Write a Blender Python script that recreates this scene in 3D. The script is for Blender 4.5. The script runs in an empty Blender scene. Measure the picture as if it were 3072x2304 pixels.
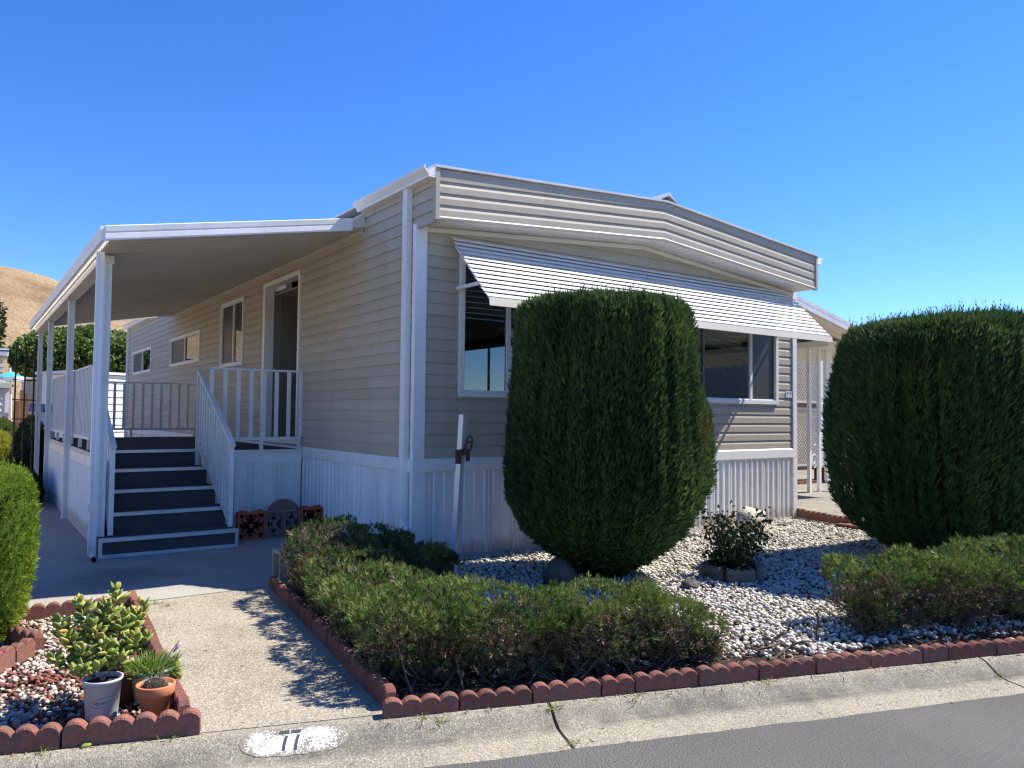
import bpy, math, random
import numpy as np
from mathutils import Matrix, Vector

random.seed(7)
RNG = np.random.default_rng(7)
SC = bpy.context.scene
COL = SC.collection

# ------------------------------------------------------------------ camera, sky, sun, exposure
def make_camera():
    yaw, pitch, roll = 0.6183, 0.0397, 0.0097
    f = Vector((math.sin(yaw) * math.cos(pitch), math.cos(yaw) * math.cos(pitch), math.sin(pitch)))
    r = Vector((math.cos(yaw), -math.sin(yaw), 0.0))
    u = r.cross(f)
    c, s = math.cos(roll), math.sin(roll)
    r2, u2 = c * r + s * u, -s * r + c * u
    cam = bpy.data.cameras.new('camera')
    cam.sensor_width = 36.0
    cam.lens = 2302.7 / 3072.0 * 36.0
    cam.clip_start, cam.clip_end = 0.05, 3000.0
    o = bpy.data.objects.new('camera', cam)
    m = Matrix((r2, u2, -f)).transposed().to_4x4()
    m.translation = Vector((-3.4411, -6.4057, 1.4046))
    o.matrix_world = m
    COL.objects.link(o)
    SC.camera = o
make_camera()

SUN = Vector((0.80, -0.19, 1.0)).normalized()          # towards the sun
SUN_EL = math.asin(SUN.z)
SUN_AZ = math.atan2(SUN.x, SUN.y)                       # clockwise from +Y
world = bpy.data.worlds.new('World')
SC.world = world
world.use_nodes = True
nt = world.node_tree
nt.nodes.clear()
sky = nt.nodes.new('ShaderNodeTexSky')
sky.sky_type = 'NISHITA'
sky.sun_disc = False
sky.sun_elevation = SUN_EL
sky.sun_rotation = SUN_AZ
sky.altitude = 0.0
sky.air_density = 1.0
sky.dust_density = 0.0
sky.ozone_density = 10.0
bg = nt.nodes.new('ShaderNodeBackground')
bg.inputs['Strength'].default_value = 0.092
wo = nt.nodes.new('ShaderNodeOutputWorld')
hs = nt.nodes.new('ShaderNodeHueSaturation')
hs.inputs['Saturation'].default_value = 1.15
hs.inputs['Hue'].default_value = 0.511
nt.links.new(sky.outputs[0], hs.inputs['Color'])
nt.links.new(hs.outputs[0], bg.inputs[0])
nt.links.new(bg.outputs[0], wo.inputs[0])

sl = bpy.data.lights.new('sun', 'SUN')
sl.energy = 4.05
sl.angle = math.radians(0.5)
sl.color = (1.0, 0.93, 0.82)
so = bpy.data.objects.new('sun', sl)
so.rotation_euler = (-SUN).to_track_quat('-Z', 'Y').to_euler()
so.location = (20, -4, 25)
COL.objects.link(so)

SC.view_settings.view_transform = 'Standard'
SC.view_settings.look = 'None'
SC.view_settings.gamma = 1.0
SC.view_settings.use_curve_mapping = False
SC.view_settings.exposure = 1.30
SC.render.engine = 'CYCLES'
SC.cycles.max_bounces = 6
SC.cycles.transparent_max_bounces = 6
SC.cycles.use_denoising = True
SC.cycles.denoiser = 'OPENIMAGEDENOISE'
SC.cycles.use_adaptive_sampling = False
SC.cycles.filter_width = 1.25
SC.cycles.sample_clamp_indirect = 4.0

# ------------------------------------------------------------------ materials
MATS = {}
def base_mat(name):
    m = bpy.data.materials.new(name)
    m.use_nodes = True
    n = m.node_tree
    b = n.nodes['Principled BSDF']
    MATS[name] = m
    return m, n, b

def ramp(n, stops, interp='LINEAR'):
    r = n.nodes.new('ShaderNodeValToRGB')
    r.color_ramp.interpolation = interp
    el = r.color_ramp.elements
    while len(el) < len(stops):
        el.new(0.5)
    for e, (p, c) in zip(el, stops):
        e.position = p
        e.color = (*c, 1.0)
    return r

def coords(n, kind='pos', scale=(1, 1, 1)):
    if kind == 'pos':
        g = n.nodes.new('ShaderNodeNewGeometry')
        out = g.outputs['Position']
    else:
        g = n.nodes.new('ShaderNodeTexCoord')
        out = g.outputs['Object']
    mp = n.nodes.new('ShaderNodeMapping')
    mp.inputs['Scale'].default_value = scale
    n.links.new(out, mp.inputs['Vector'])
    return mp.outputs[0]

def noise(n, vec, scale, detail=4.0, rough=0.55):
    t = n.nodes.new('ShaderNodeTexNoise')
    t.inputs['Scale'].default_value = scale
    t.inputs['Detail'].default_value = detail
    t.inputs['Roughness'].default_value = rough
    n.links.new(vec, t.inputs['Vector'])
    return t.outputs['Fac']

def bump(n, b, h, strength, dist=0.01):
    bm = n.nodes.new('ShaderNodeBump')
    bm.inputs['Strength'].default_value = strength
    bm.inputs['Distance'].default_value = dist
    n.links.new(h, bm.inputs['Height'])
    n.links.new(bm.outputs[0], b.inputs['Normal'])

def mix(n, a, b_, fac, mode='MIX'):
    x = n.nodes.new('ShaderNodeMix')
    x.data_type = 'RGBA'
    x.blend_type = mode
    for i, v in ((6, a), (7, b_)):
        if isinstance(v, tuple):
            x.inputs[i].default_value = (*v, 1.0)
        else:
            n.links.new(v, x.inputs[i])
    if isinstance(fac, (int, float)):
        x.inputs[0].default_value = fac
    else:
        n.links.new(fac, x.inputs[0])
    return x.outputs[2]

def mat(name, c1, c2=None, scale=6.0, rough=0.6, bmp=0.0, bscale=60.0, bdist=0.004, stretch=(1, 1, 1), spec=0.4, metal=0.0, dirt=None, dirt_scale=1.5, dirt_amt=0.35, rand=0.0, kind='pos', streak=None, splash=None):
    """painted or mineral surface: two tones by noise, optional dirt blotches, per-piece tone, fine bump"""
    m, n, b = base_mat(name)
    b.inputs['Roughness'].default_value = rough
    b.inputs['Specular IOR Level'].default_value = spec
    b.inputs['Metallic'].default_value = metal
    v = coords(n, kind, stretch)
    c2 = c2 or tuple(x * 0.88 for x in c1)
    r = ramp(n, [(0.3, c1), (0.7, c2)])
    n.links.new(noise(n, v, scale), r.inputs[0])
    col = r.outputs[0]
    if dirt:
        d = ramp(n, [(0.48, (0, 0, 0)), (0.75, (dirt_amt,) * 3)])
        n.links.new(noise(n, coords(n, kind, streak) if streak else v, dirt_scale, 7.0, 0.65), d.inputs[0])
        col = mix(n, col, dirt, d.outputs[0])
    if splash:                                              # soil splashed up from the ground
        g = n.nodes.new('ShaderNodeNewGeometry')
        sx = n.nodes.new('ShaderNodeSeparateXYZ')
        n.links.new(g.outputs['Position'], sx.inputs[0])
        sa_ = n.nodes.new('ShaderNodeMath'); sa_.operation = 'MULTIPLY_ADD'; sa_.inputs[1].default_value = -0.22
        n.links.new(noise(n, coords(n, kind, (3, 3, 1)), 3.0, 6.0, 0.7), sa_.inputs[0]); n.links.new(sx.outputs[2], sa_.inputs[2])
        sr_ = ramp(n, [(0.0, (0.6,) * 3), (0.10, (0, 0, 0))])
        n.links.new(sa_.outputs[0], sr_.inputs[0])
        col = mix(n, col, splash, sr_.outputs[0])
    if rand:
        oi = n.nodes.new('ShaderNodeObjectInfo')
        rr = ramp(n, [(0.0, (1 - rand,) * 3), (1.0, (1.0,) * 3)])
        n.links.new(oi.outputs['Random'], rr.inputs[0])
        col = mix(n, col, rr.outputs[0], 1.0, 'MULTIPLY')
    n.links.new(col, b.inputs['Base Color'])
    if bmp:
        bump(n, b, noise(n, v, bscale, 3.0), bmp, bdist)
    return m

mat('siding', (0.51, 0.45, 0.35), (0.475, 0.42, 0.325), 1.2, 0.55, 0.10, 90.0, 0.002, (1, 1, 6), dirt=(0.33, 0.285, 0.22), dirt_scale=1.0, dirt_amt=0.34, rand=0.09, streak=(5.0, 5.0, 0.45))
mat('white_paint', (0.88, 0.88, 0.86), (0.82, 0.82, 0.80), 2.2, 0.45, 0.05, 40.0, 0.002, dirt=(0.58, 0.55, 0.50), dirt_scale=3.0, dirt_amt=0.30)
mat('white_metal', (0.90, 0.90, 0.89), (0.83, 0.83, 0.83), 1.7, 0.38, 0.03, 30.0, 0.002, (1, 1, 0.35), dirt=(0.56, 0.53, 0.48), dirt_scale=2.2, dirt_amt=0.36, streak=(3.0, 3.0, 0.3), splash=(0.40, 0.33, 0.24))
mat('awning_metal', (0.70, 0.70, 0.69), (0.63, 0.63, 0.62), 2.0, 0.5, dirt=(0.42, 0.40, 0.37), dirt_scale=2.5, dirt_amt=0.4)
mat('rail_paint', (0.78, 0.80, 0.78), (0.70, 0.73, 0.71), 3.0, 0.45, dirt=(0.40, 0.40, 0.38), dirt_scale=5.0, dirt_amt=0.30)
mat('soffit_paint', (0.80, 0.78, 0.71), (0.74, 0.72, 0.66), 2.0, 0.5)
mat('cream_metal', (0.70, 0.63, 0.51), (0.66, 0.59, 0.48), 2.0, 0.5, dirt=(0.45, 0.38, 0.28), dirt_scale=4.0, dirt_amt=0.2)
mat('pan_metal', (0.70, 0.66, 0.59), (0.62, 0.585, 0.525), 1.5, 0.5, dirt=(0.45, 0.41, 0.35), dirt_scale=1.8, dirt_amt=0.35)
mat('roof_metal', (0.74, 0.75, 0.76), (0.62, 0.63, 0.64), 2.5, 0.4, dirt=(0.35, 0.33, 0.30), dirt_amt=0.4)
mat('carpet', (0.092, 0.090, 0.092), (0.070, 0.069, 0.072), 30.0, 0.95, 0.5, 400.0, 0.003, spec=0.1, dirt=(0.13, 0.125, 0.115), dirt_scale=3.0, dirt_amt=0.5)
mat('room_paint', (0.30, 0.275, 0.235), (0.27, 0.245, 0.21), 2.0, 0.8)
mat('dark_void', (0.012, 0.012, 0.013), None, 3.0, 0.8, spec=0.1)
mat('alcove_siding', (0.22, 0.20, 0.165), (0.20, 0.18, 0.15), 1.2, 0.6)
mat('brick_red', (0.34, 0.150, 0.115), (0.23, 0.100, 0.078), 45.0, 0.95, 1.0, 190.0, 0.008, dirt=(0.17, 0.135, 0.115), dirt_scale=11.0, dirt_amt=0.85, spec=0.1, rand=0.35)
mat('block_red', (0.46, 0.12, 0.065), (0.38, 0.10, 0.055), 9.0, 0.9, 0.4, 120.0, 0.003, spec=0.15)
mat('block_brown', (0.24, 0.17, 0.15), (0.20, 0.14, 0.125), 9.0, 0.9, 0.4, 120.0, 0.003, spec=0.15)
mat('block_tan', (0.42, 0.37, 0.29), (0.36, 0.32, 0.25), 9.0, 0.9, 0.4, 120.0, 0.003, spec=0.15)
mat('block_grey', (0.20, 0.205, 0.18), (0.16, 0.165, 0.15), 9.0, 0.9, 0.4, 120.0, 0.003, spec=0.15, rand=0.3)
mat('dry_earth', (0.36, 0.295, 0.21), (0.28, 0.225, 0.155), 3.0, 0.95, 0.6, 30.0, 0.01, spec=0.1)
mat('soil', (0.13, 0.095, 0.065), (0.075, 0.055, 0.040), 14.0, 0.95, 0.8, 60.0, 0.01, spec=0.1)
mat('mulch', (0.060, 0.045, 0.034), (0.035, 0.027, 0.022), 25.0, 0.95, 1.0, 90.0, 0.012, spec=0.1)
mat('rock', (0.55, 0.52, 0.46), (0.40, 0.37, 0.32), 5.0, 0.85, 0.6, 25.0, 0.02, spec=0.2)
mat('rock_dark', (0.13, 0.115, 0.10), (0.08, 0.07, 0.065), 8.0, 0.9, 0.6, 30.0, 0.02, spec=0.2)
mat('bark', (0.13, 0.095, 0.07), (0.075, 0.055, 0.04), 30.0, 0.9, 0.6, 60.0, 0.006, spec=0.15)
mat('twig', (0.20, 0.155, 0.115), (0.11, 0.08, 0.06), 20.0, 0.85, spec=0.2)
mat('dry_litter', (0.34, 0.23, 0.13), (0.20, 0.13, 0.08), 20.0, 0.9, spec=0.1)
mat('terracotta', (0.52, 0.19, 0.085), (0.44, 0.16, 0.075), 12.0, 0.8, 0.2, 60.0, 0.002, dirt=(0.50, 0.33, 0.24), dirt_scale=14.0, dirt_amt=0.5, spec=0.2)
mat('pot_grey', (0.58, 0.59, 0.60), (0.54, 0.55, 0.56), 6.0, 0.45)
mat('pot_green', (0.42, 0.50, 0.40), (0.38, 0.46, 0.37), 8.0, 0.5)
mat('pot_brown', (0.16, 0.055, 0.035), None, 8.0, 0.7)
mat('ink', (0.05, 0.055, 0.065), None, 60.0, 0.7)
mat('number_black', (0.015, 0.015, 0.018), None, 60.0, 0.6)
mat('rust', (0.11, 0.075, 0.060), (0.05, 0.04, 0.04), 60.0, 0.8, 0.5, 120.0, 0.003, metal=0.2)
mat('black_iron', (0.016, 0.016, 0.018), None, 20.0, 0.5)
mat('galvanised', (0.72, 0.75, 0.78), (0.62, 0.65, 0.68), 8.0, 0.32, metal=0.35, stretch=(1, 1, 0.2), dirt=(0.35, 0.36, 0.36), dirt_amt=0.4)
mat('wood', (0.30, 0.15, 0.075), (0.22, 0.11, 0.055), 12.0, 0.8, stretch=(1, 1, 0.2))
mat('dark_wood', (0.075, 0.040, 0.028), None, 12.0, 0.8)
mat('neighbour_beige', (0.50, 0.45, 0.36), (0.46, 0.41, 0.33), 1.0, 0.7)
mat('lattice_paint', (0.66, 0.60, 0.50), (0.60, 0.55, 0.46), 2.0, 0.7)
mat('neighbour_grey', (0.30, 0.29, 0.27), (0.26, 0.25, 0.235), 1.0, 0.7)
mat('neighbour_white', (0.80, 0.80, 0.80), (0.76, 0.76, 0.76), 1.0, 0.6)
mat('roof_shingle', (0.10, 0.095, 0.09), (0.07, 0.066, 0.064), 6.0, 0.9)
mat('cloth_teal', (0.02, 0.48, 0.50), (0.02, 0.42, 0.45), 4.0, 0.8)
mat('cloth_grey', (0.20, 0.24, 0.23), None, 4.0, 0.8)
mat('plastic_blue', (0.015, 0.035, 0.16), None, 6.0, 0.5)
mat('planter_red', (0.26, 0.035, 0.025), (0.18, 0.03, 0.02), 8.0, 0.75)
mat('kerb_paint', (0.80, 0.80, 0.78), (0.74, 0.74, 0.72), 18.0, 0.8, 0.4, 140.0, 0.003)
mat('petal', (0.46, 0.34, 0.36), None, 40.0, 0.7)

def concrete(name, c1, c2, stain, speck_light, speck_dark, sscale, stain_amt=0.5, st_scale=0.9, bmp=0.35, band=False, spot=None):
    m, n, b = base_mat(name)
    b.inputs['Roughness'].default_value = 0.92
    b.inputs['Specular IOR Level'].default_value = 0.15
    v = coords(n)
    r = ramp(n, [(0.32, c1), (0.68, c2)])
    n.links.new(noise(n, v, 2.6, 6.0), r.inputs[0])
    col = r.outputs[0]
    d = ramp(n, [(0.45, (0, 0, 0)), (0.72, (stain_amt,) * 3)])
    n.links.new(noise(n, v, st_scale, 8.0, 0.62), d.inputs[0])
    col = mix(n, col, stain, d.outputs[0])
    vo = n.nodes.new('ShaderNodeTexVoronoi')
    vo.inputs['Scale'].default_value = sscale
    n.links.new(v, vo.inputs['Vector'])
    sep = n.nodes.new('ShaderNodeSeparateColor')
    n.links.new(vo.outputs['Color'], sep.inputs[0])
    la = ramp(n, [(0.70, (0, 0, 0)), (0.74, (0.8,) * 3)])
    n.links.new(sep.outputs[0], la.inputs[0])
    col = mix(n, col, speck_light, la.outputs[0])
    lb = ramp(n, [(0.78, (0, 0, 0)), (0.82, (0.75,) * 3)])
    n.links.new(sep.outputs[1], lb.inputs[0])
    col = mix(n, col, speck_dark, lb.outputs[0])
    if spot:                                                # damp stain below the downspout
        g = n.nodes.new('ShaderNodeNewGeometry')
        ds = n.nodes.new('ShaderNodeVectorMath'); ds.operation = 'DISTANCE'
        ds.inputs[1].default_value = (spot[0], spot[1], 0.0)
        n.links.new(g.outputs['Position'], ds.inputs[0])
        sm = n.nodes.new('ShaderNodeMath'); sm.operation = 'MULTIPLY_ADD'
        sm.inputs[1].default_value = 0.9
        n.links.new(noise(n, v, 2.2, 6.0), sm.inputs[0]); n.links.new(ds.outputs['Value'], sm.inputs[2])
        sr = ramp(n, [(spot[2] * 0.75, (0.45,) * 3), (min(1.0, spot[2] * 1.5), (0, 0, 0))])
        n.links.new(sm.outputs[0], sr.inputs[0])
        col = mix(n, col, (0.07, 0.068, 0.065), sr.outputs[0])
    if band:                                                # grime where the kerb face meets the gutter pan
        g = n.nodes.new('ShaderNodeNewGeometry')
        dp = n.nodes.new('ShaderNodeVectorMath'); dp.operation = 'DOT_PRODUCT'
        dp.inputs[1].default_value = (0.32227, 0.94665, 0.0)
        n.links.new(g.outputs['Position'], dp.inputs[0])
        mr = n.nodes.new('ShaderNodeMapRange')
        mr.inputs['From Min'].default_value = -3.80; mr.inputs['From Max'].default_value = -3.54
        n.links.new(dp.outputs['Value'], mr.inputs['Value'])
        br = ramp(n, [(0.12, (0, 0, 0)), (0.36, (1, 1, 1)), (0.55, (0.75,) * 3), (0.95, (0.1,) * 3)])
        n.links.new(mr.outputs[0], br.inputs[0])
        nz = ramp(n, [(0.35, (0.15,) * 3), (0.62, (0.85,) * 3)])
        n.links.new(noise(n, v, 5.0, 7.0, 0.65), nz.inputs[0])
        col = mix(n, col, (0.085, 0.080, 0.070), mix(n, br.outputs[0], nz.outputs[0], 1.0, 'MULTIPLY'))
    n.links.new(col, b.inputs['Base Color'])
    bump(n, b, vo.outputs['Distance'], bmp, 0.006)
    return m
concrete('aggregate', (0.33, 0.295, 0.23), (0.27, 0.24, 0.185), (0.19, 0.165, 0.125), (0.46, 0.42, 0.34), (0.16, 0.14, 0.11), 150.0, 0.7, 1.3)
concrete('kerb_concrete', (0.31, 0.28, 0.215), (0.25, 0.23, 0.18), (0.15, 0.14, 0.115), (0.42, 0.385, 0.305), (0.14, 0.13, 0.105), 180.0, 0.7, 1.6, band=True)
concrete('slab_concrete', (0.36, 0.34, 0.30), (0.30, 0.285, 0.25), (0.16, 0.155, 0.145), (0.38, 0.36, 0.32), (0.26, 0.245, 0.22), 120.0, 0.65, 0.7, 0.12, spot=(-2.3, 0.85, 0.75))
concrete('drive_concrete', (0.26, 0.24, 0.195), (0.19, 0.175, 0.145), (0.11, 0.10, 0.09), (0.34, 0.31, 0.25), (0.20, 0.19, 0.16), 60.0, 0.7, 1.2)

def asphalt():
    m, n, b = base_mat('asphalt')
    b.inputs['Roughness'].default_value = 0.85
    b.inputs['Specular IOR Level'].default_value = 0.25
    v = coords(n)
    g = n.nodes.new('ShaderNodeNewGeometry')
    mp = n.nodes.new('ShaderNodeMapping')               # brush strokes of the seal coat
    mp.inputs['Rotation'].default_value = (0, 0, math.radians(28))
    mp.inputs['Scale'].default_value = (3.0, 55.0, 1.0)
    n.links.new(g.outputs['Position'], mp.inputs['Vector'])
    r = ramp(n, [(0.3, (0.142, 0.137, 0.129)), (0.7, (0.106, 0.102, 0.097))])
    n.links.new(noise(n, v, 1.1, 6.0), r.inputs[0])
    s = ramp(n, [(0.55, (0, 0, 0)), (0.75, (0.45,) * 3)])
    st = noise(n, mp.outputs[0], 1.0, 4.0)
    n.links.new(st, s.inputs[0])
    col = mix(n, r.outputs[0], (0.15, 0.15, 0.15), s.outputs[0])
    k = ramp(n, [(0.66, (0, 0, 0)), (0.70, (0.5,) * 3)])
    n.links.new(noise(n, v, 170.0, 2.0), k.inputs[0])
    col = mix(n, col, (0.17, 0.17, 0.165), k.outputs[0])
    n.links.new(col, b.inputs['Base Color'])
    ad = n.nodes.new('ShaderNodeMath'); ad.operation = 'ADD'
    n.links.new(st, ad.inputs[0])
    n.links.new(noise(n, v, 130.0, 2.0), ad.inputs[1])
    bump(n, b, ad.outputs[0], 0.8, 0.02)
asphalt()

def foliage_mat(name, stops, rough=0.6, trans=0.25, spec=0.3):
    """leaf colour picked by the per-spray 'tint' attribute (species variation only)"""
    m, n, b = base_mat(name)
    a = n.nodes.new('ShaderNodeAttribute')
    a.attribute_name = 'tint'
    r = ramp(n, stops)
    n.links.new(a.outputs['Fac'], r.inputs[0])
    n.links.new(r.outputs[0], b.inputs['Base Color'])
    b.inputs['Roughness'].default_value = rough
    b.inputs['Specular IOR Level'].default_value = spec
    t = n.nodes.new('ShaderNodeBsdfTranslucent')
    n.links.new(r.outputs[0], t.inputs['Color'])
    mx = n.nodes.new('ShaderNodeMixShader')
    mx.inputs[0].default_value = trans
    n.links.new(b.outputs[0], mx.inputs[1])
    n.links.new(t.outputs[0], mx.inputs[2])
    n.links.new(mx.outputs[0], n.nodes['Material Output'].inputs['Surface'])
foliage_mat('cypress', [(0.0, (0.028, 0.062, 0.022)), (0.5, (0.060, 0.115, 0.032)), (0.9, (0.135, 0.195, 0.052)), (0.965, (0.16, 0.20, 0.06)), (1.0, (0.17, 0.085, 0.036))])
foliage_mat('juniper', [(0.0, (0.030, 0.066, 0.017)), (0.45, (0.075, 0.128, 0.026)), (0.86, (0.21, 0.26, 0.055)), (0.9, (0.105, 0.078, 0.046)), (1.0, (0.20, 0.145, 0.09))])
foliage_mat('juniper_dry', [(0.0, (0.060, 0.090, 0.025)), (0.3, (0.11, 0.13, 0.040)), (0.6, (0.20, 0.165, 0.09)), (1.0, (0.25, 0.19, 0.12))])
foliage_mat('bright_hedge', [(0.0, (0.075, 0.140, 0.016)), (0.5, (0.18, 0.27, 0.026)), (1.0, (0.33, 0.39, 0.045))], trans=0.35)
foliage_mat('tree_leaf', [(0.0, (0.045, 0.085, 0.018)), (0.6, (0.12, 0.18, 0.040)), (1.0, (0.25, 0.29, 0.085))], 0.4, 0.3)
foliage_mat('gold_shrub', [(0.0, (0.22, 0.23, 0.03)), (0.6, (0.38, 0.37, 0.05)), (1.0, (0.50, 0.46, 0.08))], 0.6, 0.3)
foliage_mat('dark_shrub', [(0.0, (0.014, 0.026, 0.012)), (0.7, (0.028, 0.046, 0.018)), (0.93, (0.04, 0.058, 0.024)), (1.0, (0.18, 0.09, 0.03))], 0.55, 0.12, 0.2)
foliage_mat('grass_blade', [(0.0, (0.09, 0.17, 0.025)), (0.7, (0.19, 0.29, 0.05)), (1.0, (0.34, 0.33, 0.14))], 0.5, 0.35)
foliage_mat('cactus_spine', [(0.0, (0.22, 0.26, 0.20)), (1.0, (0.50, 0.46, 0.34))], 0.7, 0.1)

def core_mat(name, c):
    m, n, b = base_mat(name)
    b.inputs['Base Color'].default_value = (*c, 1)
    b.inputs['Roughness'].default_value = 1.0
    b.inputs['Specular IOR Level'].default_value = 0.0
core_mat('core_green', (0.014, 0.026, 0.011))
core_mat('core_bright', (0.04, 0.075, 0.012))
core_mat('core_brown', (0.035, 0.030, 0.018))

def jade_mat():
    m, n, b = base_mat('jade_leaf')
    oi = n.nodes.new('ShaderNodeObjectInfo')
    r = ramp(n, [(0.0, (0.12, 0.165, 0.032)), (0.55, (0.20, 0.245, 0.045)), (0.9, (0.30, 0.31, 0.06)), (1.0, (0.42, 0.26, 0.07))])
    n.links.new(oi.outputs['Random'], r.inputs[0])
    n.links.new(r.outputs[0], b.inputs['Base Color'])
    b.inputs['Roughness'].default_value = 0.5
    b.inputs['Specular IOR Level'].default_value = 0.3
    b.inputs['Subsurface Weight'].default_value = 0.12
    b.inputs['Subsurface Radius'].default_value = (0.01, 0.012, 0.004)
jade_mat()

def pebble_mat(name, stops):
    m, n, b = base_mat(name)
    a = n.nodes.new('ShaderNodeAttribute')
    a.attribute_name = 'tint'
    r = ramp(n, stops, 'CONSTANT')
    n.links.new(a.outputs['Fac'], r.inputs[0])
    v = coords(n)
    k = ramp(n, [(0.3, (0.80,) * 3), (0.7, (1.0,) * 3)])
    n.links.new(noise(n, v, 45.0, 3.0), k.inputs[0])
    n.links.new(mix(n, r.outputs[0], k.outputs[0], 1.0, 'MULTIPLY'), b.inputs['Base Color'])
    b.inputs['Roughness'].default_value = 0.8
    b.inputs['Specular IOR Level'].default_value = 0.25
pebble_mat('pebble_white', [(0.0, (0.58, 0.54, 0.46)), (0.32, (0.69, 0.66, 0.58)), (0.62, (0.47, 0.43, 0.36)), (0.83, (0.33, 0.30, 0.25)), (0.94, (0.21, 0.185, 0.16))])
pebble_mat('pebble_mixed', [(0.0, (0.50, 0.43, 0.36)), (0.34, (0.60, 0.56, 0.49)), (0.50, (0.36, 0.28, 0.235)), (0.62, (0.40, 0.22, 0.17)), (0.72, (0.24, 0.085, 0.06)), (0.93, (0.14, 0.06, 0.05))])

def glass_mat(name, base, ior=2.0, rough=0.015):
    m, n, b = base_mat(name)
    b.inputs['Base Color'].default_value = (*base, 1)
    b.inputs['Roughness'].default_value = rough
    b.inputs['IOR'].default_value = ior
glass_mat('glass_dark', (0.006, 0.008, 0.011))
glass_mat('screen_mesh', (0.045, 0.044, 0.042), 1.5, 0.35)

def clear_glass():
    m, n, b = base_mat('glass_clear')
    lw = n.nodes.new('ShaderNodeLayerWeight'); lw.inputs['Blend'].default_value = 0.5
    pw = n.nodes.new('ShaderNodeMath'); pw.operation = 'POWER'; pw.inputs[1].default_value = 4.0
    n.links.new(lw.outputs['Facing'], pw.inputs[0])
    fr = n.nodes.new('ShaderNodeMath'); fr.operation = 'MULTIPLY_ADD'
    fr.inputs[1].default_value = 0.90; fr.inputs[2].default_value = 0.07
    n.links.new(pw.outputs[0], fr.inputs[0])
    tr = n.nodes.new('ShaderNodeBsdfTransparent'); tr.inputs['Color'].default_value = (0.40, 0.44, 0.48, 1)
    gl = n.nodes.new('ShaderNodeBsdfGlossy'); gl.inputs['Roughness'].default_value = 0.01
    mx = n.nodes.new('ShaderNodeMixShader')
    n.links.new(fr.outputs[0], mx.inputs[0]); n.links.new(tr.outputs[0], mx.inputs[1]); n.links.new(gl.outputs[0], mx.inputs[2])
    n.links.new(mx.outputs[0], n.nodes['Material Output'].inputs['Surface'])
clear_glass()

def perforated():
    m, n, b = base_mat('perforated_metal')
    v = coords(n)
    mp = n.nodes.new('ShaderNodeMapping')
    mp.inputs['Rotation'].default_value = (0, math.radians(45), 0)
    g = n.nodes.new('ShaderNodeNewGeometry')
    cx = n.nodes.new('ShaderNodeSeparateXYZ')
    n.links.new(g.outputs['Position'], cx.inputs[0])
    ad = n.nodes.new('ShaderNodeMath'); ad.operation = 'ADD'
    n.links.new(cx.outputs[0], ad.inputs[0]); n.links.new(cx.outputs[1], ad.inputs[1])
    def wave(sign):
        s = n.nodes.new('ShaderNodeMath'); s.operation = 'MULTIPLY_ADD'
        s.inputs[1].default_value = sign
        n.links.new(cx.outputs[2], s.inputs[0]); n.links.new(ad.outputs[0], s.inputs[2])
        w = n.nodes.new('ShaderNodeMath'); w.operation = 'MULTIPLY'
        w.inputs[1].default_value = 2 * math.pi / 0.021
        n.links.new(s.outputs[0], w.inputs[0])
        c = n.nodes.new('ShaderNodeMath'); c.operation = 'SINE'
        n.links.new(w.outputs[0], c.inputs[0])
        return c.outputs[0]
    mu = n.nodes.new('ShaderNodeMath'); mu.operation = 'MULTIPLY'
    n.links.new(wave(1.0), mu.inputs[0]); n.links.new(wave(-1.0), mu.inputs[1])
    r = ramp(n, [(0.40, (0.84, 0.84, 0.83)), (0.55, (0.14, 0.14, 0.14))])
    n.links.new(mu.outputs[0], r.inputs[0])
    n.links.new(r.outputs[0], b.inputs['Base Color'])
    b.inputs['Roughness'].default_value = 0.5
perforated()

def hill_mat():
    m, n, b = base_mat('dry_grass')
    v = coords(n)
    r = ramp(n, [(0.32, (0.22, 0.15, 0.09)), (0.5, (0.37, 0.265, 0.16)), (0.70, (0.46, 0.345, 0.22))])
    n.links.new(noise(n, v, 0.045, 9.0, 0.7), r.inputs[0])
    d = ramp(n, [(0.52, (0, 0, 0)), (0.75, (0.55,) * 3)])
    n.links.new(noise(n, v, 0.6, 8.0, 0.75), d.inputs[0])
    n.links.new(mix(n, r.outputs[0], (0.30, 0.20, 0.10), d.outputs[0]), b.inputs['Base Color'])
    b.inputs['Roughness'].default_value = 1.0
    b.inputs['Specular IOR Level'].default_value = 0.0
    bump(n, b, noise(n, v, 0.8, 6.0, 0.7), 1.0, 1.2)
hill_mat()

# ------------------------------------------------------------------ mesh helpers
WLOC = {}
def link(o, parent=None, wloc=(0, 0, 0)):
    COL.objects.link(o)
    w = Vector(wloc)
    WLOC[o] = w
    if parent is not None:
        o.parent = parent
        o.location = w - WLOC[parent]
    else:
        o.location = w
    return o

def tag(o, label=None, cat=None, group=None, kind=None):
    if label: o['label'] = label
    if cat: o['category'] = cat
    if group: o['group'] = group
    if kind: o['kind'] = kind
    return o

def thing(name, loc, label, cat, group=None):
    o = bpy.data.objects.new(name, None)
    o.empty_display_size = 0.1
    link(o, None, loc)
    return tag(o, label, cat, group)

def place(name, mesh, parent, wloc, rot=(0, 0, 0), scale=(1, 1, 1)):
    o = bpy.data.objects.new(name, mesh)
    link(o, parent, wloc)
    o.rotation_euler = rot
    o.scale = scale
    return o

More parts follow.
